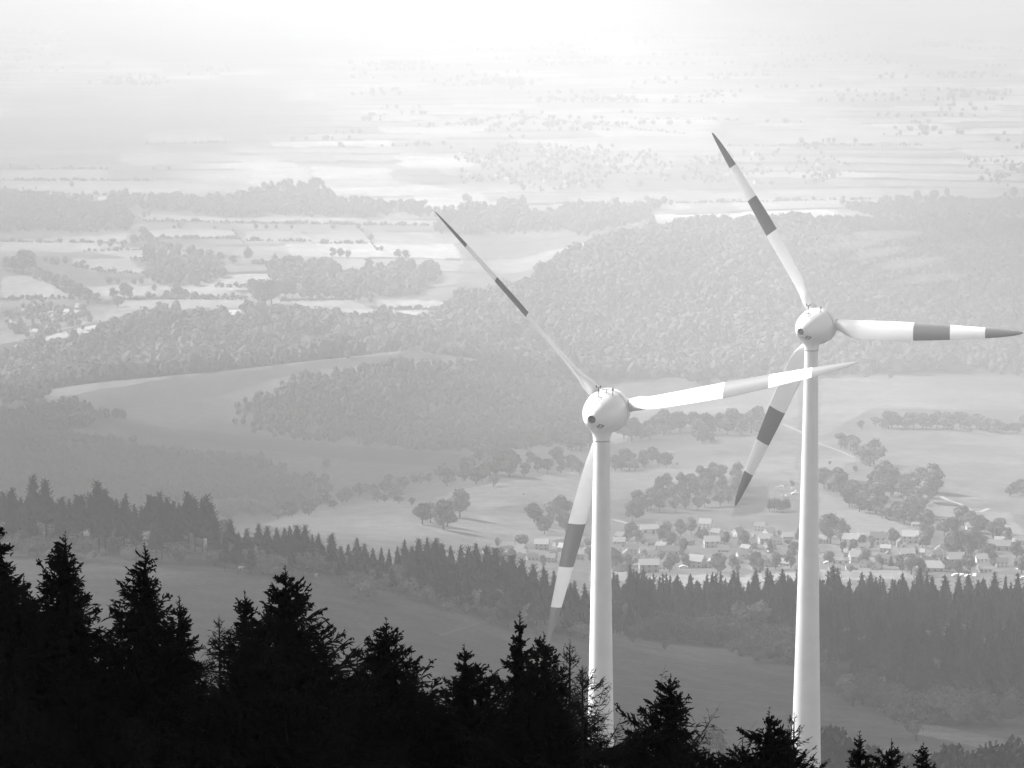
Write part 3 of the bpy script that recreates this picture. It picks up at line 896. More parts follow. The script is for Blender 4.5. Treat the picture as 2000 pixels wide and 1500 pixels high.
# ---- conifers of the middle distance
MC = dict(mt=M['conifer'], sp=.95, wr=.17, tsp=.42, tr=.16, tlen=.42, sub=0, spire=1.2, core=.5)
con = [conifer_meshes(101, 25, 18, .62, per=8, pw=.72, ragged=.35, **MC), conifer_meshes(102, 25, 19, .46, per=8, pw=.8, ragged=.38, **MC),
       conifer_meshes(103, 25, 16, 1.15, per=9, pw=.5, ragged=.4, **MC), conifer_meshes(104, 25, 21, .38, per=8, pw=.85, ragged=.35, **MC),
       conifer_meshes(105, 25, 15, 1.5, per=10, pw=.38, ragged=.45, **MC)]
bro = [broadleaf_meshes(200 + k, M['leaf'], w) for k, w in enumerate((.42, .5, .36, .55, .46))]
pal = [broadleaf_meshes(220 + k, M['paleleaf'], w) for k, w in enumerate((.42, .5, .38))]
dks = [broadleaf_meshes(260 + k, M['conifer'], w) for k, w in enumerate((.5, .6, .45))]
pop = [broadleaf_meshes(230 + k, M['leaf'], w) for k, w in enumerate((.2, .24))]
far1 = [one_mesh(c, t_, 'far_tree') for c, t_ in bro[:3] + pop[:1]]

LINE_A = [(5,958),(22,948),(40,962),(64,940),(88,936),(108,972),(120,968),(135,966),(150,968),(160,960),(176,956),(190,948),(204,958),(218,968),(228,974),(245,961),(262,985),(276,992),(292,966),(302,972),(312,966),(326,968),(338,975),(350,972),(367,958),(380,968),(394,966),(404,968),(413,984)]
LINE_B = [(450,1025),(466,1032),(482,1028),(505,1018),(522,1020),(540,1034),(556,1030),(566,1023),(580,1026),(596,1030),(610,1042),(622,1040),(648,1034),(664,1056),(680,1055),(697,1058),(712,1064),(728,1066),(745,1066),(760,1072),(776,1066),(790,1052),(804,1060),(818,1046),(834,1048),(850,1047),(862,1056),(880,1062),(900,1068),(915,1070),(930,1064),(950,1074),(968,1073),(984,1084),(1000,1084),(1020,1090),(1042,1094),(1062,1100),(1082,1110),(1100,1118),(1122,1130),(1142,1138)]
g = np.random.default_rng(11)


def conifer_to(px, py, Y, pr, label, group, wide=1.0, name='conifer_tree'):
    p, z0, H = top_height(px, py, Y)
    if H < 4: return
    plant(name, con[pr], (p[0], p[1], z0), H, 25, g.random() * 6.28, label, 'conifer', group, wide)
for px, py in LINE_A:
    conifer_to(px, py + g.normal(0, 8), 1165 + 40 * g.random(), int(g.choice([0, 2, 4, 2])), 'tall dark conifer in the row on the left skyline above the farmhouse', 'conifers of the row on the left', 1.0 + .2 * g.random())
    if g.random() < .6: conifer_to(px + g.normal(0, 7), py + 10 + 34 * g.random(), 1130 + 30 * g.random(), int(g.choice([0, 2, 4])), 'tall dark conifer in the row on the left skyline above the farmhouse', 'conifers of the row on the left', 1.05)
for px, py in LINE_B:
    lab = 'grey conifer in the row slanting down from the farmhouse to the near tower'
    conifer_to(px, py + g.normal(0, 5), 1150 + 36 * g.random(), int(g.choice([0, 1, 2, 4])), lab, 'conifers of the slanting row', 1.0 + .25 * g.random())
    conifer_to(px + g.normal(0, 8), py + 8 + 40 * g.random(), 1115 + 35 * g.random(), int(g.choice([0, 1, 2, 3])), lab, 'conifers of the slanting row', 1.0 + .2 * g.random())
ug = []
for k in range(260):
    if k < 110: X, Y = g.uniform(-205, -104), g.uniform(1120, 1215)
    else:
        u = g.random(); X, Y = -104 + 130 * u, 1145 + g.normal(0, 18)
    ug.append((X, Y, float(zat(X, Y))))
UG = np.array(ug)
k = 0
for px, py in ((438,1018),(455,1040),(470,1050),(492,1050),(1165,1160),(1198,1172),(1222,1182),(1240,1196),(1212,1190),(1182,1178)):
    k += 1
    p, z0, H = top_height(px, py, 1230)
    pr = pal[k % 3] if px < 600 else bro[k % 3]
    plant('leafy_tree', pr, (p[0], p[1], z0), H, 10, g.random() * 6, ('%s pale leafy tree in the gap between the two conifer rows' % ORD[k-1]) if px < 600 else ('%s round dark tree from the near tower down the slope' % ORD[k-5]), 'tree', 'leafy trees by the conifer rows', .8)

def along(line, n, seed, spread=4):
    gg = np.random.default_rng(seed); l = np.array(line, float); d = np.concatenate([[0], np.cumsum(np.hypot(*np.diff(l, axis=0).T))])
    t_ = np.sort((np.arange(n) + gg.uniform(.1, .9, n)) / n) * d[-1]
    return np.stack([np.interp(t_, d, l[:,0]), np.interp(t_, d, l[:,1]) + gg.normal(0, spread, n)], 1)


# ---- the conifer wood on the right
def jitter_grid(x0, x1, y0, y1, s, seed):
    gg = np.random.default_rng(seed)
    X, Y = np.meshgrid(np.arange(x0, x1, s), np.arange(y0, y1, s)); X = X + gg.uniform(-.45, .45, X.shape) * s; Y = Y + gg.uniform(-.45, .45, Y.shape) * s
    X, Y = X.ravel(), Y.ravel(); Z = zat(X, Y); px, py = project(np.stack([X, Y, Z], -1))
    return X, Y, Z, px, py
X, Y, Z, px, py = jitter_grid(25, 300, 1000, 1375, 6.3, 3)
WOODR = [(1195,1222),(1250,1214),(1400,1195),(1560,1192),(1760,1192),(2100,1202),(2120,1440),(1860,1418),(1740,1378),(1640,1338),(1560,1268),(1470,1252),(1330,1240),(1230,1250)]
ok = inpoly(px, py, WOODR)
X, Y, Z, px, py = X[ok], Y[ok], Z[ok], px[ok], py[ok]
gap = fbm(X / 45, Y / 45, 91) < .36
dec = gap & (g.random(len(X)) < .9)
# nearest ones one by one, the deeper rest of the wood as one mass
order = np.argsort(-py + 4000 * 0)
score = np.where(dec, -1e9, -Y + 300 * (px > 2030) * -1)
idc = np.nonzero(~dec & (px < 2020))[0]
crest = idc[Y[idc] > 1315]; slope_i = idc[Y[idc] <= 1315]
near = np.concatenate([slope_i[np.argsort(Y[slope_i])][:70], crest[np.argsort(px[crest])][::max(1, len(crest) // 75)][:75]])
for i in near:
    plant('conifer_tree', con[int(g.choice([1, 3, 0, 3]))], (X[i], Y[i], Z[i]), 13 + 13 * g.random(), 25, g.random() * 6.28, 'dark conifer of the dense wood on the right behind the two towers', 'conifer', 'conifers of the wood on the right', 1.0 + .25 * g.random())
kd = 0
for k, (a_, b_, h_) in enumerate([(1268,1212,40),(1292,1218,44),(1318,1216,46),(1345,1222,44),(1366,1246,40),(1388,1224,40),(1448,1246,50),(1470,1262,46),(1496,1262,44),(1528,1272,46),(1690,1246,36),(1712,1250,34)]):
    p = gnd(a_, b_); plant('leafy_tree', pal[k % 3], p, h_ * p[1] / F, 10, k, ORD[k] + ' pale leafy tree from the left along the lower edge of the conifer wood', 'tree', 'pale trees under the conifer wood')
DEC = np.nonzero(dec & (px < 2020))[0]
for i in DEC[::max(1, len(DEC) // 34)][:34]:
    plant('leafy_tree', pal[kd % 3] if kd % 2 else bro[kd % 5], (X[i], Y[i], Z[i]), 9 + 6 * g.random(), 10, g.random() * 6, 'paler round leafy tree growing in a gap of the right-hand conifer wood', 'tree', 'leafy trees within the conifer wood', 1.0)
    kd += 1


def mass(name, proto_data, pts, hs, unit_h, label, mt, seed, wide=1.0, widej=.3):
    """a wood that reads as one mass: many crowns in one mesh"""
    gg = np.random.default_rng(seed); vs, fs, ts = [], [], []; o = 0
    for j, (v, f, tn) in enumerate(proto_data):
        sel = np.nonzero(np.arange(len(pts)) % len(proto_data) == j)[0]
        if not len(sel): continue
        a = gg.random(len(sel)) * 6.283; s = (hs[sel] / unit_h)[:, None]; w = s * wide * (1 - widej + 2 * widej * gg.random((len(sel), 1)))
        c, sn = np.cos(a)[:, None], np.sin(a)[:, None]
        vx = (v[:, 0] * c - v[:, 1] * sn) * w + pts[sel, 0:1]; vy = (v[:, 0] * sn + v[:, 1] * c) * w + pts[sel, 1:2]; vz = v[:, 2] * s + pts[sel, 2:3]
        vs.append(np.stack([vx, vy, vz], -1).reshape(-1, 3)); fs.append((f[None] + (np.arange(len(sel)) * len(v))[:, None, None] + o).reshape(-1, f.shape[1]))
        ts.append(np.clip(.45 * tn[None] + .25 * gg.random((len(sel), 1)) + 1.1 * (fbm(pts[sel, 0:1] / 45, pts[sel, 1:2] / 60, 31, 3) - .36) + 0 * vx, 0, 1).ravel()); o += len(sel) * len(v)
    ob = link(name, mesh_from(name, np.concatenate(vs), fs, [mt], tone=np.concatenate(ts)))
    return tag(ob, label, 'wood', None, 'stuff')


def small_conifer(seed):
    g_ = np.random.default_rng(seed); (v, f, tn), _ = conifer(seed, 25, 20, .42, pw=.8, per=5, sp=1.7, wr=.3, tsp=.95, tr=.3, tlen=.4, sub=0, spire=1.2, core=.55)
    return v, f, tn
def small_crown(seed, nq=34, qs=.8, cs=1.0):
    gg = np.random.default_rng(seed); v, f = ICO1
    d = .72 + .42 * gg.random((len(v), 1)); vv = v * d * np.array([4.4, 4.4, 5.0]) * cs + [0, 0, 6.0]
    q, qf = leaf_quads(gg, np.array([0, 0, 6.0]), np.array([4.4, 4.4, 5.0]), nq, qs)
    tri = np.concatenate([qf[:, :3], qf[:, [0, 2, 3]]])
    tn = np.concatenate([np.full(len(v), .5) + gg.normal(0, .15, len(v)), np.repeat(.5 + gg.normal(0, .3, nq), 4)])
    return np.concatenate([vv, q]), np.concatenate([f, tri + len(v)]), tn
SC = [small_crown(400 + k) for k in range(5)]; SB = [small_crown(440 + k, 230, .38, .72) for k in range(4)]; SN = [small_conifer(420 + k) for k in range(3)]
rest = np.setdiff1d(np.nonzero(~dec)[0], near)
pts = np.stack([X, Y, Z], -1)
mass('conifer_wood', SN, pts[rest], 13 + 12 * g.random(len(rest)), 25, 'dense dark conifer wood filling the right slope behind the towers', M['conifer'], 8, 1.1)

mass('undergrowth', SB, UG, 3 + 4.5 * g.random(len(UG)), 11, 'dark undergrowth at the foot of the two conifer rows', M['leaf'], 21, 1.3)

HL = [[(265,466),(465,467)],[(480,471),(612,472)],[(0,473),(250,475)],[(160,491),(340,488)],[(255,506),(372,506)],[(190,533),(285,534)],[(140,520),(200,531)],[(350,581),(480,582)],[(220,585),(480,585)],[(420,561),(555,562)],[(620,476),(722,476)],[(490,516),(650,517)],[(540,589),(690,585)],[(0,586),(140,584)],[(735,605),(870,606)],[(740,622),(860,623)],
      [(300,470),(440,520)],[(455,452),(476,476)],[(705,450),(738,490)],[(0,331),(210,331)],[(0,353),(300,354)],[(200,385),(480,393)],[(280,283),(450,279)],[(280,432),(500,437),(860,442)],[(830,251),(1000,227),(1340,263)],[(1100,402),(1350,397),(1700,390)],[(1230,233),(1450,236)],[(1420,286),(1800,285)],[(0,378),(300,384)],[(60,520),(150,560)],[(105,557),(145,586)]]
hp_ = []
for l in HL:
    la = np.array(l, float); n = int(np.hypot(*np.diff(la, axis=0).T).sum() / 3.6)
    for a_, b_ in along(l, n, len(hp_) + 3, .4):
        if g.random() < .8: hp_.append(gnd(a_, b_))
hp_ = np.array(hp_)
mass('field_hedges', SC[:3], hp_, 2.5 + 4.5 * g.random(len(hp_))**2, 11, 'thin dark hedges along the field edges of the plain', M['forest'], 15, 1.3)
X, Y, Z, px, py = jitter_grid(20, 280, 950, 1330, 5.0, 19)
ok = inpoly(px + g.normal(0, 10, len(px)), py + g.normal(0, 5, len(px)), [(1195,1222),(1300,1232),(1440,1250),(1560,1262),(1640,1318),(1740,1358),(1860,1398),(2060,1440),(2060,1462),(1830,1425),(1740,1400),(1640,1362),(1560,1302),(1400,1275),(1250,1262)]) & (fbm(X / 30, Y / 30, 66) > .40)
mass('scrub', SB, np.stack([X, Y, Z], -1)[ok], 3 + 8 * g.random(ok.sum()), 11, 'hazy scrub fringing the lower edge of the right-hand conifer wood', M['forest_soft'], 23, 1.1)
X, Y, Z, px, py = jitter_grid(-1900, 1900, 6100, 11500, 24, 29)
u_ = X * ca + Y * sa; v_ = -X * sa + Y * ca; v_ = v_ + 60 * (vnoise(u_ / 500, v_ / 900, 70) - .5)
f_ = v_ / 170 + .7 * vnoise(u_ / 900, v_ / 2500, 5); e_ = np.abs(f_ - np.round(f_))
clump = fbm(X / 160, Y / 260, 55, 3)
ok = (np.abs(px - 1000) < 1080) & (((e_ < .08) & (clump > .54)) | (clump > .74)) & (fbm(X / 900, Y / 2200, 61) < .56)
mass('far_copses', SC[:3], np.stack([X, Y, Z], -1)[ok], 5 + 7 * g.random(ok.sum()), 11, 'faint copses and tree lines far out on the hazy plain', M['forest_soft'], 33, 1.2)
WOODS = [
    ('forest', [(-60,790),(-60,740),(0,720),(100,690),(200,655),(300,628),(450,622),(600,624),(700,634),(850,642),(850,672),(780,684),(700,696),(500,728),(300,740),(150,756),(60,775),(0,785)],
     [[(572,648),(575,655),(655,655),(660,660),(600,685),(560,675)]], 3280, 3790, 10.0, 15, 'light broadleaf wood along the low ridge in the left middle distance'),
    ('forest', [(430,800),(520,745),(600,725),(700,712),(800,700),(850,690),(930,700),(1000,700),(1080,740),(1150,740),(1150,800),(1110,850),(1000,868),(950,884),(700,864),(560,845),(450,838)],
     [[(700,690),(870,678),(960,700),(800,716)],[(300,738),(500,722),(700,700),(880,676),(900,694),(720,724),(560,748),(440,796),(380,800)],[(250,832),(480,850),(700,872),(950,892),(930,912),(700,900),(380,868)]], 2700, 3330, 7.6, 9, 'hazy broadleaf wood on the hillside left of the near rotor hub'),
    ('forest', [(-60,800),(0,792),(60,788),(150,796),(255,828),(140,850),(0,862),(-60,862)], [], 2650, 3330, 8, 9, 'dark wood edge under the pale hilltop meadow at the far left'),
    ('forest', [(-60,890),(60,880),(200,868),(320,872),(470,892),(560,925),(600,960),(620,985),(540,1010),(400,1012),(-60,1010)], [[(330,985),(480,975),(540,990),(400,1003)]], 2250, 2800, 7.2, 8, 'dark hazy wood on the slope behind the left conifer row'),
    ('forest', [(852,690),(846,640),(860,612),(900,600),(1000,575),(1070,545),(1150,505),(1250,470),(1400,450),(1600,446),(2100,452),(2100,735),(1850,728),(1700,728),(1560,735),(1300,738),(1150,738),(1000,712),(930,705)],
     [[(1640,500),(1750,470),(1760,476),(1650,512)],[(1600,545),(1840,490),(1850,497),(1620,556)],[(1780,555),(1900,535),(1900,541),(1790,562)]], 3350, 4560, 9.4, 15, 'great broadleaf wood covering the hill behind the two rotors'),
    ('forest', [(860,412),(1000,412),(1060,432),(1100,412),(1250,402),(1320,405),(1260,428),(1100,458),(900,452),(860,446)], [], 4450, 5300, 12, 12, 'faint wood on the low rise left behind the great wooded hill'),
    ('forest', [(1660,402),(1760,398),(2060,396),(2060,428),(1800,424),(1660,418)], [], 4800, 5300, 12, 12, 'faint wood strip behind the right end of the great wooded hill'),
    ('forest', [(-60,392),(60,394),(250,398),(270,430),(240,452),(0,452),(-60,452)], [], 4700, 5250, 13, 13, 'faint flat wood on the plain at the far left'),
    ('forest', [(270,408),(330,398),(440,392),(520,376),(600,366),(650,380),(660,410),(760,412),(860,412),(850,428),(420,422),(290,416)], [], 4900, 5600, 13, 13, 'faint wood belt on the plain left of the near blade tip'),
    ('forest', [(270,515),(300,508),(400,510),(430,540),(420,560),(330,562),(300,540)], [], 4050, 4500, 12, 13, 'pale copse among the fields of the left plain'),
    ('forest', [(480,512),(540,512),(640,520),(700,545),(830,520),(860,560),(780,582),(690,580),(560,568),(540,540)], [], 3900, 4500, 13, 13, 'pale woodland strip along the stream on the plain'),
]
for name, poly, holes, y0, y1, sp_, hh, lab in WOODS:
    pa = np.array(poly, float); xs = (pa[:,0] - 1000) / 6404
    X, Y, Z, px, py = jitter_grid(xs.min() * y1 - 20 if xs.min() < 0 else xs.min() * y0, xs.max() * y1 if xs.max() > 0 else xs.max() * y0, y0, y1, sp_, len(lab))
    near_w = y0 < 3000; jx = (230 if near_w else 60) * (fbm(X / 70, Y / 90, 71, 3) - .5) + g.normal(0, 26 if near_w else 7, len(X)); jy = (90 if near_w else 34) * (fbm(X / 60, Y / 70, 81, 3) - .5) + g.normal(0, 9 if near_w else 4, len(X))
    ok = inpoly(px + jx, py + jy, poly)
    for hpoly in holes: ok &= ~inpoly(px, py, hpoly)
    ok &= g.random(len(X)) < .55 + .9 * fbm(X / 70, Y / 70, 44)
    pts = np.stack([X, Y, Z], -1)[ok]
    hs = hh * (.7 + .55 * np.random.default_rng(3).random(len(pts))) * (.55 + .9 * fbm(X[ok] / 60, Y[ok] / 60, 12, 3))
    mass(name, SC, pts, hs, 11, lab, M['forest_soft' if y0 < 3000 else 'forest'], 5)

# ---- hedges, orchard and single trees of the valley
def hedge(line, n, hpx, where, kind='bush', protos=None, seed=1, spread=4, wide=1.15, far=False, word=None):
    word = word or ('bush' if hpx <= 28 else 'tree') + ('' if n > 1 else ' with a round crown')
    gg = np.random.default_rng(seed); protos = protos or bro
    for k, (px, py) in enumerate(along(line, n, seed, spread)):
        b_ = gnd(px, py); h = hpx * (.65 + .6 * gg.random()) * b_[1] / F
        lab = ('%s, %s from the left in %s' % (word, ORD[k], where)) if n > 1 else '%s %s' % (word, where)
        nm, ct = ('bush', 'bush') if hpx <= 28 else ('leafy_tree', 'tree')
        if far: plant1('leafy_tree', far1[int(gg.integers(0, 3))], b_, h, 10, gg.random() * 6, lab, 'tree', 'trees of ' + where, wide)
        else: plant(nm, protos[int(gg.integers(0, len(protos)))], b_, h, 10, gg.random() * 6, lab, ct, ct + ('es of ' if ct == 'bush' else 's of ') + where, wide)

hedge([(535,1018),(600,1000),(650,985),(700,972),(790,955),(860,935),(940,905)], 26, 24, 'the hedge along the pale meadow crest', seed=1)
hedge([(820,1010),(850,1030),(880,1025),(905,1012)], 5, 56, 'the clump on the pale meadow', seed=2, spread=10)
hedge([(725,985),(760,984),(810,985)], 5, 22, 'the short hedge on the pale meadow', seed=21)
hedge([(955,935),(975,930),(1000,935)], 4, 52, 'the tall clump below the near rotor hub', protos=pal + bro, seed=3, spread=8)
hedge([(860,955),(905,945),(960,940),(1010,925),(1060,925),(1100,915),(1135,920)], 18, 30, 'the thick hedge left of the near tower', seed=4, spread=8)
hedge([(1035,1025),(1065,1030),(1095,1020),(1110,1030)], 7, 36, 'the copse above the village left of the near tower', seed=5, spread=8)
hedge([(1105,872),(1130,874),(1155,868)], 6, 36, 'the copse touching the near nacelle', seed=6, spread=6)
hedge([(1195,918),(1230,918),(1270,914),(1308,915)], 11, 32, 'the hedge right of the near tower top', seed=7, spread=5)
hedge([(1215,852),(1250,856),(1290,848),(1335,842)], 12, 40, 'the hedge under the horizontal blade', seed=8, spread=5)
hedge([(1345,850),(1390,846),(1430,842),(1480,846),(1500,850)], 12, 38, 'the hedge left of the hanging blade', seed=9, spread=5)
hedge([(1365,866),(1392,864)], 3, 28, 'the small group under the hanging-blade hedge', seed=10)
hedge([(1708,836),(1760,836),(1820,837),(1880,839),(1940,842),(2005,846)], 28, 28, 'the long hedge at the right edge', seed=11, spread=2, wide=1.3)
hedge([(1682,834)], 1, 22, 'standing alone at the tip of the long right hedge', seed=12)
hedge([(1635,870),(1660,880),(1680,895),(1690,912),(1713,908)], 9, 26, 'the row beside the pale straight track', seed=13)
hedge([(1690,915),(1714,908)], 2, 42, 'the tall pair where the track meets the hedge', seed=14, spread=1)
hedge([(1605,950),(1625,956),(1648,958)], 6, 40, 'the clump right of the far tower', seed=15, spread=5)
hedge([(1660,975),(1700,970),(1750,968),(1790,972),(1825,975)], 16, 44, 'the big grove on the right slope', seed=16, spread=9)
hedge([(1650,985),(1700,1000),(1750,1015),(1790,1030),(1815,1045)], 15, 36, 'the hedge running down to the village', seed=17, spread=5)
hedge([(1770,1000),(1800,1010)], 4, 50, 'the dark group by the farm track', seed=18, spread=5)
hedge([(1840,1045),(1870,1030),(1900,1040),(1935,1040),(1960,1050)], 12, 34, 'the gardens under the farm track', seed=19, spread=6)
hedge([(1970,972),(1990,968),(2005,962)], 5, 26, 'the hedge at the right edge above the village', seed=20)
for px, py, h, w in ((1330,937,16,'standing alone left of the orchard'),(1380,943,24,'standing alone at the top of the orchard'),(1547,950,18,'standing alone near the grazing sheep'),(1895,846,12,'standing alone below the long right hedge'),
                     (1738,741,12,'standing alone below the wooded hill'),(1621,908,10,'standing alone near the pale track'),(1670,922,13,'standing alone below the track row'),(1322,909,6,'tiny beside the hedge right of the near tower'),(1022,968,7,'tiny in the middle of the pale meadow'),(935,893,16,'alone at the end of the hillside meadow')):
    hedge([(px, py)], 1, h, w, seed=int(px), spread=0, word='small round bush' if h < 17 else 'round leafy tree')
# orchard
k = 0; orch = []
for row in range(6):
    for c in range(12):
        px = 1232 + c * 21 + row * -3 + g.normal(0, 4); py = 1012 - row * 13 - c * 3.0 + g.normal(0, 3)
        if inpoly(px, py, [(1215,1015),(1240,975),(1290,955),(1340,940),(1440,935),(1450,1000),(1420,1025),(1300,1030)]): orch.append((px, py))
for px, py in orch:
    b_ = gnd(px, py); plant('orchard_tree', (pal + bro)[int(g.integers(0, 8))], b_, (28 + 12 * g.random()) * b_[1] / F, 10, g.random() * 6, 'round tree of the sloping orchard above the village roofs', 'tree', 'orchard trees above the village', .95)
for k in range(9):
    b_ = gnd(1503 + 4.5 * k, 1000 - 2 * math.sin(k)); plant('conifer_tree', con[k % 2], b_, (24 + 8 * g.random()) * b_[1] / F, 25, k, '%s small dark conifer from the left beside the dark square field' % ORD[k], 'conifer', 'small conifers beside the dark field', 1.3)
# dark foot of the slope at the lower right
hedge([(1790,1448)], 1, 78, 'standing dark and alone on the lower right track', seed=41, spread=0, wide=.85, word='oval tree')
hedge([(1645,1362),(1690,1372),(1740,1385),(1770,1400),(1725,1398)], 12, 44, 'the pale scrub above the lower track', protos=pal, seed=42, spread=12)
hedge([(1685,1335),(1720,1338),(1770,1345),(1820,1352)], 10, 40, 'the scrub edge of the right wood', protos=pal + bro, seed=43, spread=8)
for k, (px, py, hh, w) in enumerate(((1386,1420,17,'blurred grey between the spruces right of the near tower'),(1640,1440,15,'dark and rounded just right of the far tower foot'),(1612,1452,13,'dark and low behind the far tower foot'),(1868,1462,15,'dark at the bottom right behind the small tips'),(1930,1470,14,'dark in the bottom right corner'),(1980,1462,15,'dark and cut by the right edge at the bottom'),(1830,1478,12,'low and dark between the bottom right tips'),(1710,1475,13,'low and dark behind the sparse conifer tip'),(1655,1474,13,'low and dark left of the small ragged spruce tip'),(1770,1478,13,'low and dark between the sparse tip and the dark meadow tree'),(1905,1482,13,'low and dark, second lowest toward the bottom right corner'),(1955,1488,13,'lowest and dark near the bottom right corner'))):
    Y = 520 if k else 590
    p = at(px, py, Y); z0 = float(zat(p[0], Y)); h = p[2] - z0
    plant('leafy_tree', (dks if k else bro)[k % 3], (p[0], Y, z0), max(h, 6), 10, k, 'round tree, ' + w, 'tree', 'trees at the foot of the slope', .62)
# trees among the fields of the left plain, each a small mesh
PL = [(12,528,26),(28,532,34),(45,534,44),(58,528,38),(88,512,12),(103,517,16),(112,518,15),(128,516,16),(150,524,14),(162,526,18),(70,546,16),(90,552,20),(110,562,24),(128,566,28),(140,578,24),(155,584,30),(172,588,24),(190,592,20),
      (213,555,16),(231,556,13),(262,556,14),(276,556,16),(220,582,20),(243,582,30),(252,584,26),(290,584,16),(300,584,12),(325,584,18),(340,583,22),(350,582,24),(362,583,18),(380,584,16),(440,584,12),(455,584,14),
      (492,580,36),(505,596,50),(518,600,54),(530,594,48),(545,582,34),(558,582,34),(572,582,32),(592,584,20),(605,583,24),(622,583,30),(640,583,22),(655,584,24),(195,482,14),(215,483,16),(240,484,12),(262,478,20),(280,470,26),(292,474,22),(310,482,12),(330,486,14),(350,490,16),(370,498,16),(390,505,20),(410,510,22),(430,512,20),(455,516,18),
      (650,502,18),(665,503,18),(680,503,16),(778,505,18),(792,505,18),(745,490,10),(725,470,14),(340,447,8),(352,447,14),(420,448,8),(500,448,12),(520,448,10),(540,448,10),(570,448,10),(650,448,10),(700,448,12),(230,600,24),(312,606,18),(310,555,14),(10,370,8),(45,370,6),(70,370,6),(140,366,12),(20,326,8),(75,328,8),(140,330,8),(300,332,8),(330,332,8)]
ctx = [(30,'the tall dark group at the left edge'),(75,'the field edge right of the tall edge group'),(195,'the diagonal tree line of the left plain'),(480,'the left fields'),(580,'the pale poplar group'),(700,'the hedges right of the poplars'),(2000,'the middle fields')]
cntr = {}
sm_pts = np.array([gnd(a, b_) for a, b_, c in PL if c < 18]); sm_h = np.array([c for a, b_, c in PL if c < 18]) * sm_pts[:, 1] / F
mass('field_trees', SC, sm_pts, sm_h, 11, 'tiny scattered trees and bushes among the pale fields of the left plain', M['forest'], 4)
PL = [q for q in PL if q[2] >= 18]
for px, py, hp in sorted(PL):
    w = [c for lim, c in ctx if px <= lim][0]; cntr[w] = cntr.get(w, 0) + 1
    b_ = gnd(px, py)
    plant1('leafy_tree', far1[3] if (hp > 30 and px > 480) else far1[int(g.integers(0, 3))], b_, hp * b_[1] / F, 10, g.random() * 6, '%s small tree from the left in %s' % (ORD[cntr[w] - 1] if cntr[w] <= 30 else 'last', w), 'tree', 'trees of ' + w, 1.2)
# ------------------------------------------------------------------ houses
def gable(mb, W, L, hw, hr, m=0, over=0):
    """walls with gable ends; ridge along x, length L, depth W"""
    x, y = L / 2, W / 2
    v = [[-x,-y,-1.5],[x,-y,-1.5],[x,y,-1.5],[-x,y,-1.5],[-x,-y,hw],[x,-y,hw],[x,y,hw],[-x,y,hw],[-x,0,hw+hr],[x,0,hw+hr]]
    mb.add(v, [[0,1,5,4],[2,3,7,6],[1,2,6,5],[3,0,4,7]], m)
    mb.add(v, [[5,6,9],[7,4,8]], m)


def roof_part(W, L, hw, hr, mt, over=.5, th=.22):
    mb = MB(); x = L / 2 + over * .8; y = W / 2; sl = hr / y
    for s in (-1, 1):
        ye = s * (y + over); ze = hw - sl * over
        a = [[-x, 0, hw+hr+.03], [x, 0, hw+hr+.03], [x, ye, ze+.03], [-x, ye, ze+.03]]
        b = [[p[0], p[1], p[2] + th] for p in a]
        v = a + b
        mb.add(v, [[0,1,2,3] if s > 0 else [3,2,1,0], [7,6,5,4] if s > 0 else [4,5,6,7], [0,4,5,1], [1,5,6,2], [2,6,7,3], [3,7,4,0]])
    return mb.build('roof', [mt])

WIN = MB(); WIN.box((0, 0, 0), (1.1, .1, 1.35)); WINM = WIN.build('window', [M['glass']])
DOORB = MB(); DOORB.box((0, 0, 1.05), (1.05, .1, 2.1)); DOORM = DOORB.build('door', [M['wood']])
CH = MB(); CH.box((0, 0, 0), (.8, .8, 1.8)); CH.box((0, 0, .95), (.95, .95, .1)); CHM = CH.build('chimney', [M['wall']])
HP = {}
def house_kit(W, L, hw, hr, wall, roof):
    key = (W, L, hw, hr, wall, roof)
    if key not in HP:
        mb = MB(); gable(mb, W, L, hw, hr)
        wins = []
        n = max(2, int(L / 3.2))
        for lv in range(1 if hw < 4 else 2):
            for i in range(n):
                x = -L / 2 + (i + .5) * L / n
                for s in (-1, 1):
                    if s < 0 and lv == 0 and i == n // 2: continue
                    wins.append((x, s * (W / 2 + .03), 1.5 + 2.7 * lv, 0))
        for s in (-1, 1):
            for yy in (-W * .22, W * .22): wins.append((s * (L / 2 + .03), yy, 1.5, math.pi / 2))
            wins.append((s * (L / 2 + .03), 0, hw + .5, math.pi / 2))
        xd = -L / 2 + (n // 2 + .5) * L / n
        HP[key] = (mb.build('wall', [M[wall]]), roof_part(W, L, hw, hr, M[roof]), wins, (xd, -(W / 2 + .03), 0))
    return HP[key]


def house(px, py, wpx, rz, label, wall='wall', roof='roof', two=True, ratio=.72, hr=None, name='house', chim=True, group='village houses'):
    b_ = gnd(px, py); w = wpx * b_[1] / F
    L = 11.0; W = L * ratio; hw = 5.2 if two else 3.0; hrr = hr or W * .42
    wm, rm, wins, door = house_kit(W, L, hw, hrr, wall, roof)
    ext = abs(math.cos(rz)) * L + abs(math.sin(rz)) * W
    s = np.clip(w / ext, .55, 2.4)
    r = empty(name, b_, rz, label, 'house' if name == 'house' else name.replace('_', ' '), group); r.scale = (s, s, min(s, 1.15) if s > 1 else s)
    link('wall', wm, r); ro = link('roof', rm, r)
    if chim:
        c = link('chimney', CHM, ro); c.location = (L * .2, W * .12, hw + hrr + .2)
    for x, y, z, rr in wins:
        o = link('window', WINM, r); o.location = (x, y, z); o.rotation_euler = (0, 0, rr)
    d = link('door', DOORM, r); d.location = door
    return r

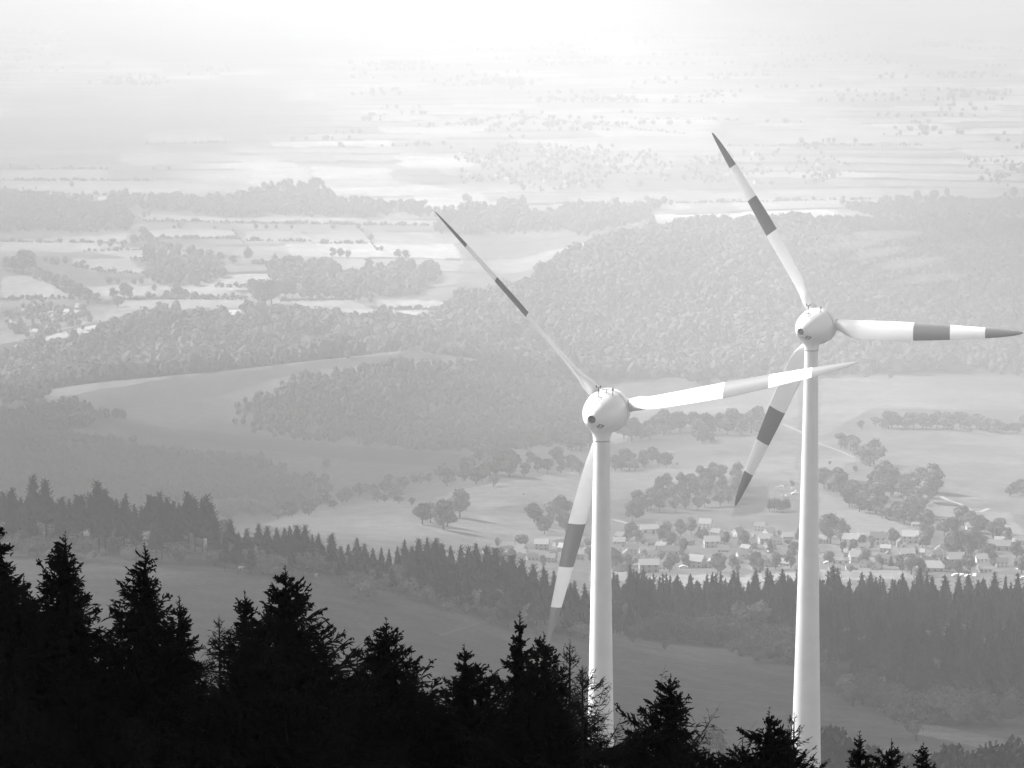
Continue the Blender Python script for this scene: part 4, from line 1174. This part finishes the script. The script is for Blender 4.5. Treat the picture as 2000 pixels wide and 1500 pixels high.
V = [  # base px, py, width px, turn (deg), wall, roof, two storeys, ratio, label
    (1275,1042,58,8,'wall_white','roof_pale',0,.35,'long low white building at the orchard foot between the towers'),
    (1378,1032,34,-20,'wall_white','roof_pale',1,.8,'pale-roofed house tucked under the orchard right of the long white building'),
    (1441,1047,32,40,'wall_white','roof',1,.8,'house with bright gable turned right below the tip of the hanging blade'),
    (1485,1036,30,-25,'wall_white','roof',1,.7,'house with white left gable, highest row left of the far tower'),
    (1495,1062,34,10,'wall','roof_pale',1,.7,'pale wide house one row below the white gabled one by the far tower'),
    (1538,1052,26,5,'wall','roof_pale',0,.8,'light-roofed low house touching the left side of the far tower'),
    (1210,1067,30,-10,'wall','roof_pale',1,.7,'light-roofed house touching the right side of the near tower'),
    (1202,1081,20,15,'wall_white','roof',1,.8,'small white house just below the light-roofed one at the near tower'),
    (1234,1082,30,-8,'wall','roof',1,.7,'grey-roofed house second from the near tower in the middle row'),
    (1273,1064,26,20,'wall','roof',0,.7,'low dark-roofed house below the long white building'),
    (1322,1063,22,-15,'wall','roof',1,.8,'small grey house left of the steep pale diagonal roof'),
    (1344,1064,26,35,'wall','roof_pale',1,.8,'house with steep pale diagonal roof in the village middle'),
    (1390,1069,36,4,'wall','roof_pale',1,.7,'square pale-roofed house in the village centre with visible windows'),
    (1413,1078,28,-6,'wall','roof',0,.8,'grey house with bright eaves right below the square pale one'),
    (1420,1052,20,0,'wall_white','roof',0,.7,'little white house above the square pale one'),
    (1466,1069,26,50,'wall','roof_pale',1,.8,'house with pale side roof turned away below the right-turned gable'),
    (1275,1092,20,20,'wall_white','roof',1,.8,'small white house in the lower left part of the village'),
    (1257,1093,26,70,'wall','roof',1,.8,'dark gable-fronted house in the lower left part of the village'),
    (1308,1083,42,3,'wall','roof',0,.5,'very long grey roof in the middle of the village'),
    (1361,1108,46,-32,'wall','roof',1,.75,'large grey house with plain gable turned right at the village front'),
    (1267,1118,46,5,'wall','roof_pale',1,.55,'long pale-roofed house at the village front near the near tower'),
    (1300,1112,24,-20,'wall_white','roof',0,.8,'small pale house between the two large front houses'),
    (1440,1100,28,5,'wall','roof',0,.7,'low dark-roofed house behind the front trees left of the far tower'),
    (1485,1098,30,-10,'wall','roof',0,.7,'second low dark-roofed house behind the front trees left of the far tower'),
    (1525,1092,30,10,'wall','roof',1,.7,'dark-roofed house nearest the far tower in the front row'),
    (1663,1066,42,-12,'wall_white','roof_pale',1,.7,'pale house with bright white left gable right of the far tower'),
    (1716,1063,42,-14,'wall_white','roof',1,.7,'wide house with dazzling white doorway wall, second right of the far tower'),
    (1778,1060,40,-8,'wall_white','roof_pale',1,.7,'pale-roofed wide house, third right of the far tower'),
    (1674,1099,38,6,'wall','roof_pale',1,.75,'house with light square roof in the front row right of the far tower'),
    (1733,1101,34,-20,'wall_white','roof',1,.75,'house with bright white stripe of wall in the right front row'),
    (1772,1092,32,0,'wall','roof',1,.8,'grey house behind the round tree in the right front row'),
    (1836,1083,22,80,'wall_white','roof',1,1.0,'steep pointed white gable house in the right of the village'),
    (1868,1104,38,2,'wall','roof_pale',1,.8,'boxy pale house left of the tall white one'),
    (1917,1100,24,0,'wall_white','roof_pale',1,.9,'tall bright white house in the right front row'),
    (1957,1107,28,-5,'wall_white','roof',1,.8,'white house with rows of windows near the right edge'),
    (1826,1116,46,-6,'wall','roof_pale',0,.7,'low house with wide light roof at the right village front'),
    (1950,1075,56,-4,'wall','roof',0,.5,'long grey-roofed barn near the right edge'),
    (1900,1040,32,5,'wall','roof_pale',1,.7,'pale house standing higher among trees at the right'),
    (1640,1102,42,5,'wall_white','roof_pale',0,.3,'long low pale shed beside the far tower'),
    (1990,1064,30,20,'wall','roof_pale',1,.7,'pale house cut by the right edge of the photo'),
    (955,1088,20,10,'wall_white','roof',1,.8,'leftmost white village house at the end of the conifer row'),
    (988,1084,24,20,'wall_white','roof',1,.8,'white gabled house second from the left end of the village'),
    (1015,1086,30,-5,'wall','roof_pale',0,.7,'light-roofed house third from the left end of the village'),
    (1058,1073,34,-8,'wall','roof_pale',1,.7,'wide pale house left of the hanging near blade'),
    (1092,1070,26,25,'wall','roof',1,.7,'grey house hidden by the hanging near blade'),
    (1128,1066,24,-15,'wall_white','roof',1,.8,'white house close left of the near tower'),
    (1040,1094,28,12,'wall','roof',0,.7,'low grey house in front of the wide pale one at left'),
    (1075,1098,26,-20,'wall','roof',1,.7,'dark-roofed front house left of the hanging near blade'),
    (1128,1092,30,5,'wall','roof_pale',1,.7,'pale-roofed front house close left of the near tower'),
]
for px, py, wp, rz, wl, rf, two, ra, lab in V:
    house(px, py, wp * .88, R_(rz), lab, wl, rf, bool(two), ra)
house(287, 1076, 26, R_(-30), 'pale farmhouse behind the gappy cone-hung spruce on the left', 'wall', 'roof_pale', True, .8, group='farm buildings')
house(262, 1078, 22, R_(10), 'low grey barn beside the pale farmhouse on the left', 'wall', 'roof', False, .6, group='farm buildings')
house(336, 1062, 9, R_(30), 'tiny white hut under the left conifer row', 'wall_white', 'roof_pale', False, .8, group='farm buildings', chim=False)
house(1925, 1117, 26, R_(0), 'low white shed in front of the tall bright white house', 'wall_white', 'roof_pale', False, .4, name='shed', chim=False)
house(1312, 887, 17, R_(-12), 'bright white field shed on the meadow right of the near tower', 'wall_white', 'roof_pale', False, .35, name='shed', chim=False, group='field sheds')
house(1812, 989, 16, R_(25), 'white shed at the bend of the farm track', 'wall_white', 'roof_pale', False, .6, name='shed', chim=False, group='field sheds')
house(1790, 1028, 20, R_(4), 'low white-roofed shed in the hedge running to the village', 'wall_white', 'roof_pale', False, .35, name='shed', chim=False, group='field sheds')

g = np.random.default_rng(76)
occ = [(v[0], v[1]) for v in V]; k = 0
for _ in range(900):
    px = g.uniform(965, 2000); lo = np.interp(px, [950, 1150, 1250, 1600, 1700, 2000], [1078, 1056, 1046, 1046, 1062, 1052]); py = g.uniform(lo, 1118 if px > 1190 else 1098)
    if min(max(abs(px - a_) / 20, abs(py - b_) / 8) for a_, b_ in occ) < 1 or abs(px - 1170) < 24 or abs(px - 1580) < 22: continue
    occ.append((px, py)); k += 1
    house(px, py, g.uniform(12, 20), R_(g.choice([-35, -15, 5, 20, 60, 85]) + g.normal(0, 6)), 'small grey-roofed house half hidden by garden trees in the near village', 'wall', str(g.choice(['roof', 'roof', 'roof_pale'])), bool(g.random() < .5), float(g.choice([.65, .8])), chim=bool(g.random() < .6), group='small houses between the village gardens')
    if k >= 62: break
# village garden trees
g = np.random.default_rng(77)
hx = np.array([(v[0], v[1]) for v in V], float)
BIG = [(1622,1062,62),(1642,1058,46),(1858,1090,50),(1875,1092,58),(1896,1088,54),(1912,1078,44),(1780,1122,44),(1795,1126,36),(1402,1124,46),(1408,1118,36),(1308,1118,34),(1318,1108,30),(1196,1108,42),(1205,1112,40),(1178,1112,36),(1298,1062,40),(1310,1072,34),(1330,1048,36),(1350,1044,34),(1416,1066,30),(1450,1070,36),(1545,1110,40),(1515,1112,34),(1475,1112,36),(1430,1112,30),(1228,1056,34),(1245,1062,30),(1815,1062,36),(1700,1075,30),(1690,1108,36),(1715,1112,30),(1895,1118,36),(1870,1124,32),(1935,1090,30),(1985,1095,40),(1995,1120,38),(1155,1100,32),(1000,1100,28),(1060,1110,26),(975,1095,24)]
for k in range(170):
    px = g.uniform(960, 2005); lo = np.interp(px, [950, 1150, 1250, 1600, 1700, 2000], [1072, 1050, 1040, 1040, 1060, 1050]); py = g.uniform(lo, 1122 if px > 1190 else 1100)
    d = np.abs(hx - [px, py]); 
    if ((d[:,0] < 16) & (hx[:,1] - py < 14) & (py - hx[:,1] < 14)).any(): continue
    BIG.append((px, py, g.uniform(14, 32)))
gs = np.array([gnd(a, b_) for a, b_, c in BIG if c < 25]); gh = np.array([c for a, b_, c in BIG if c < 25]) * gs[:, 1] / F
mass('garden_greenery', SB, gs, gh, 11, 'low garden trees and bushes between the houses of the near village', M['leaf'], 9)
for px, py, hp in BIG:
    if hp < 25: continue
    b_ = gnd(px, py); pr = (bro + pal[:1])[int(g.integers(0, 6))]
    plant('leafy_tree', pr, b_, hp * b_[1] / F, 10, g.random() * 6, 'leafy garden tree among the houses of the near village', 'tree', 'garden trees of the village', .9)
for k, (px, py, hp) in enumerate([(1660,1090,26),(1740,1112,30),(1845,1112,28),(1885,1112,36),(1365,1050,24),(1505,1080,30),(1290,1054,28),(1945,1060,32)]):
    b_ = gnd(px, py); plant('conifer_tree', con[k % 2], b_, hp * b_[1] / F, 25, k, 'dark pointed garden conifer among the houses of the near village', 'conifer', 'garden conifers of the village', 1.25)

# parked cars
cm = MB()
def car_meshes(paint):
    b = MB()
    prof = [(-2.1,.35),(-2.1,.8),(-1.5,.95),(-1.0,1.42),(.7,1.45),(1.35,.98),(2.0,.85),(2.15,.4)]
    n = len(prof)
    for s in (-.84, .84): pass
    v = [[x, -.84, z] for x, z in prof] + [[x, .84, z] for x, z in prof]
    i = np.arange(n); j = (i + 1) % n
    b.add(v, np.stack([i, j, j + n, i + n], 1))
    b.add(v + [[0, -.84, .7], [0, .84, .7]], np.concatenate([np.stack([j, i, np.full(n, 2*n)], 1), np.stack([i + n, j + n, np.full(n, 2*n + 1)], 1)]))
    w = MB(); w.box((-.1, 0, 1.2), (1.5, 1.72, .3))
    t_ = MB(); t_.tube([0, -.12, 0], [0, .12, 0], .33, n=14)
    return b.build('body', [paint]), w.build('side_window', [M['glass']]), t_.build('wheel', [M['dark']])
CARS = [car_meshes(M['car_white']), car_meshes(M['car_dark'])]
for k, (px, py, rz, c, lab) in enumerate([(1868,1126,10,0,'leftmost white car parked at the right village front'),(1880,1127,15,0,'second white car parked at the right village front'),(1893,1128,5,0,'third white car parked at the right village front'),(1903,1126,80,0,'rightmost white car parked at the right village front'),(1886,1120,0,1,'dark car parked behind the white cars'),
        (1617,1102,0,0,'white car beside the long low shed'),(1335,1110,0,0,'white car before the large grey front house'),(1450,1082,20,0,'white car in a village lane left of the far tower'),(1505,1080,40,1,'dark car in a village lane left of the far tower'),(1998,1132,10,0,'white car at the right edge below the village'),(1552,966,10,0,'white car parked above the village beside the far tower')]):
    b_ = gnd(px, py); r = empty('parked_car', b_, R_(rz), lab, 'car', 'parked cars'); r.scale = (1.15,) * 3
    bd, wd, wh = CARS[c]; link('body', bd, r); link('side_window', wd, r)
    for x in (-1.3, 1.35):
        for y in (-.78, .78):
            o = link('wheel', wh, r); o.location = (x, y, .33)
# sheep on the slope by the far tower, and pale cattle on the near meadow
sm = MB(); v, f = ICO1; sm.add(v * [.75, .38, .42] + [0, 0, .72], f); sm.add(v * [.22, .16, .18] + [.82, 0, .95], f)
for x in (-.45, .45):
    for y in (-.18, .18): sm.tube([x, y, 0], [x, y, .5], .07, n=6)
SHEEP = sm.build('sheep', [M['cow']], True)
for k, (px, py) in enumerate([(1518,954),(1524,952),(1530,953),(1527,971),(1535,971),(1538,978),(1554,962),(1548,957)]):
    o = link('sheep', SHEEP); o.location = gnd(px, py); o.rotation_euler = (0, 0, k * 1.3); o.scale = (1.5,) * 3
    tag(o, '%s pale sheep from the left on the slope beside the far tower' % ORD[k], 'sheep', 'sheep on the slope')
for k, (px, py, lab) in enumerate([(470,1114,'pale cow lying left on the dark meadow'),(617,1128,'pale cow in the middle of the dark meadow under the conifers'),(720,1148,'rightmost pale cow on the dark meadow under the conifers')]):
    o = link('cow', SHEEP); o.location = gnd(px, py); o.rotation_euler = (0, 0, k); o.scale = (1.25,) * 3; tag(o, lab, 'cow', 'cows on the meadow')

# tracks and roads
def track(line, w, label, mt='gravel'):
    l = np.array(line, float); d = np.concatenate([[0], np.cumsum(np.hypot(*np.diff(l, axis=0).T))]); tt = np.linspace(0, d[-1], int(d[-1] / 6) + 2)
    c = np.array([gnd(a, b_) for a, b_ in zip(np.interp(tt, d, l[:,0]), np.interp(tt, d, l[:,1]))])
    dr = unit(np.gradient(c[:, :2], axis=0)); nn = np.stack([-dr[:,1], dr[:,0]], 1) * w / 2
    vs = []
    for s in (-1, 0, 1):
        q = c[:, :2] + s * nn; vs.append(np.column_stack([q, zat(q[:,0], q[:,1]) + .25]))
    n = len(c); v = np.concatenate(vs); i = np.arange(n - 1)
    f = np.concatenate([np.stack([k*n + i, k*n + i + 1, (k+1)*n + i + 1, (k+1)*n + i], 1) for k in (0, 1)])
    tag(link('track', mesh_from('track', v, f, [M[mt]])), label, 'track', kind='structure')
track([(1528,828),(1560,842),(1600,867),(1640,881),(1668,894)], 2.4, 'straight pale track')
track([(1768,974),(1795,978),(1810,985)], 3, 'upper farm track')
track([(1838,970),(1850,977),(1875,985),(1900,1000),(1915,1000),(1932,994)], 3, 'farm track')
track([(1708,922),(1727,932)], 4, 'track by the hedge')
track([(1195,1015),(1215,1020),(1245,1028)], 4, 'lane above the village')
track([(575,446),(600,470),(650,522)], 2.6, 'pale field road')
track([(455,572),(488,590)], 3, 'pale field road')
track([(860,1242),(900,1230),(946,1215)], 1.2, 'faint track on the dark meadow', 'worn')

# far towns: each house a small mesh
def far_house(wall, roof):
    mb = MB(); gable(mb, 7.5, 10, 4.8, 3.2); 
    for s in (-1, 1):
        mb.add([[-5.4,0,8.2],[5.4,0,8.2],[5.4,s*4.3,4.5],[-5.4,s*4.3,4.5]], [[0,1,2,3] if s > 0 else [3,2,1,0]], 1)
    return mb.build('house', [M[wall], M[roof]])
FH = [far_house('wall_white', 'roof'), far_house('wall_white', 'roof_pale'), far_house('wall', 'roof'), far_house('wall', 'roof_pale')]
TOWNS = [([(5,618),(60,600),(140,598),(215,612),(150,632),(110,652),(60,655),(10,660)], 46, 'white house of the small town at the left edge below the fields', 'houses of the left town', 0.8),
         ([(905,290),(1000,284),(1150,290),(1300,298),(1330,330),(1300,362),(1150,372),(1050,376),(930,358),(880,325)], 120, 'pale house of the bright far town in the sunlit plain', 'houses of the bright far town', 0.75),
         ([(1340,300),(1480,300),(1650,316),(1660,352),(1500,362),(1350,362)], 46, 'white house of the far town near the right rotor tip', 'houses of the far town by the rotor tip', 0.75),
         ([(1890,312),(2000,318),(2005,360),(1905,362)], 20, 'white house of the far hamlet at the right edge', 'houses of the right hamlet', 0.75),
         ([(20,392),(62,390),(60,400),(25,402)], 4, 'pale house at the left end of the faint flat wood', 'houses in the flat wood', 1.3),
         ([(160,396),(215,392),(220,402),(170,406)], 6, 'pale house at the right end of the faint flat wood', 'houses in the flat wood', 1.3)]
tt = []
for poly, n, lab, grp, s in TOWNS:
    pa = np.array(poly, float); k = 0
    while k < n:
        px = g.uniform(pa[:,0].min(), pa[:,0].max()); py = g.uniform(pa[:,1].min(), pa[:,1].max())
        if not inpoly(np.array([px]), np.array([py]), poly)[0]: continue
        k += 1
        o = link('house', FH[int(g.choice([0, 1, 2, 3], p=[.25, .3, .2, .25]))]); o.location = gnd(px, py)
        o.rotation_euler = (0, 0, R_(g.choice([-50, -30, 35, 60, 80, 10]) + g.normal(0, 8))); sc_ = s * g.uniform(.65, 1.2); o.scale = (sc_, sc_, sc_)
        tag(o, lab, 'house', grp)
        for _ in range(3): tt.append(gnd(px + g.normal(0, 13), py + g.normal(0, 5)))
tt = np.array(tt)
mass('town_trees', SC, tt, 4.5 + 5 * g.random(len(tt)), 11, 'faint trees scattered between the houses of the far towns', M['paleleaf'], 6)
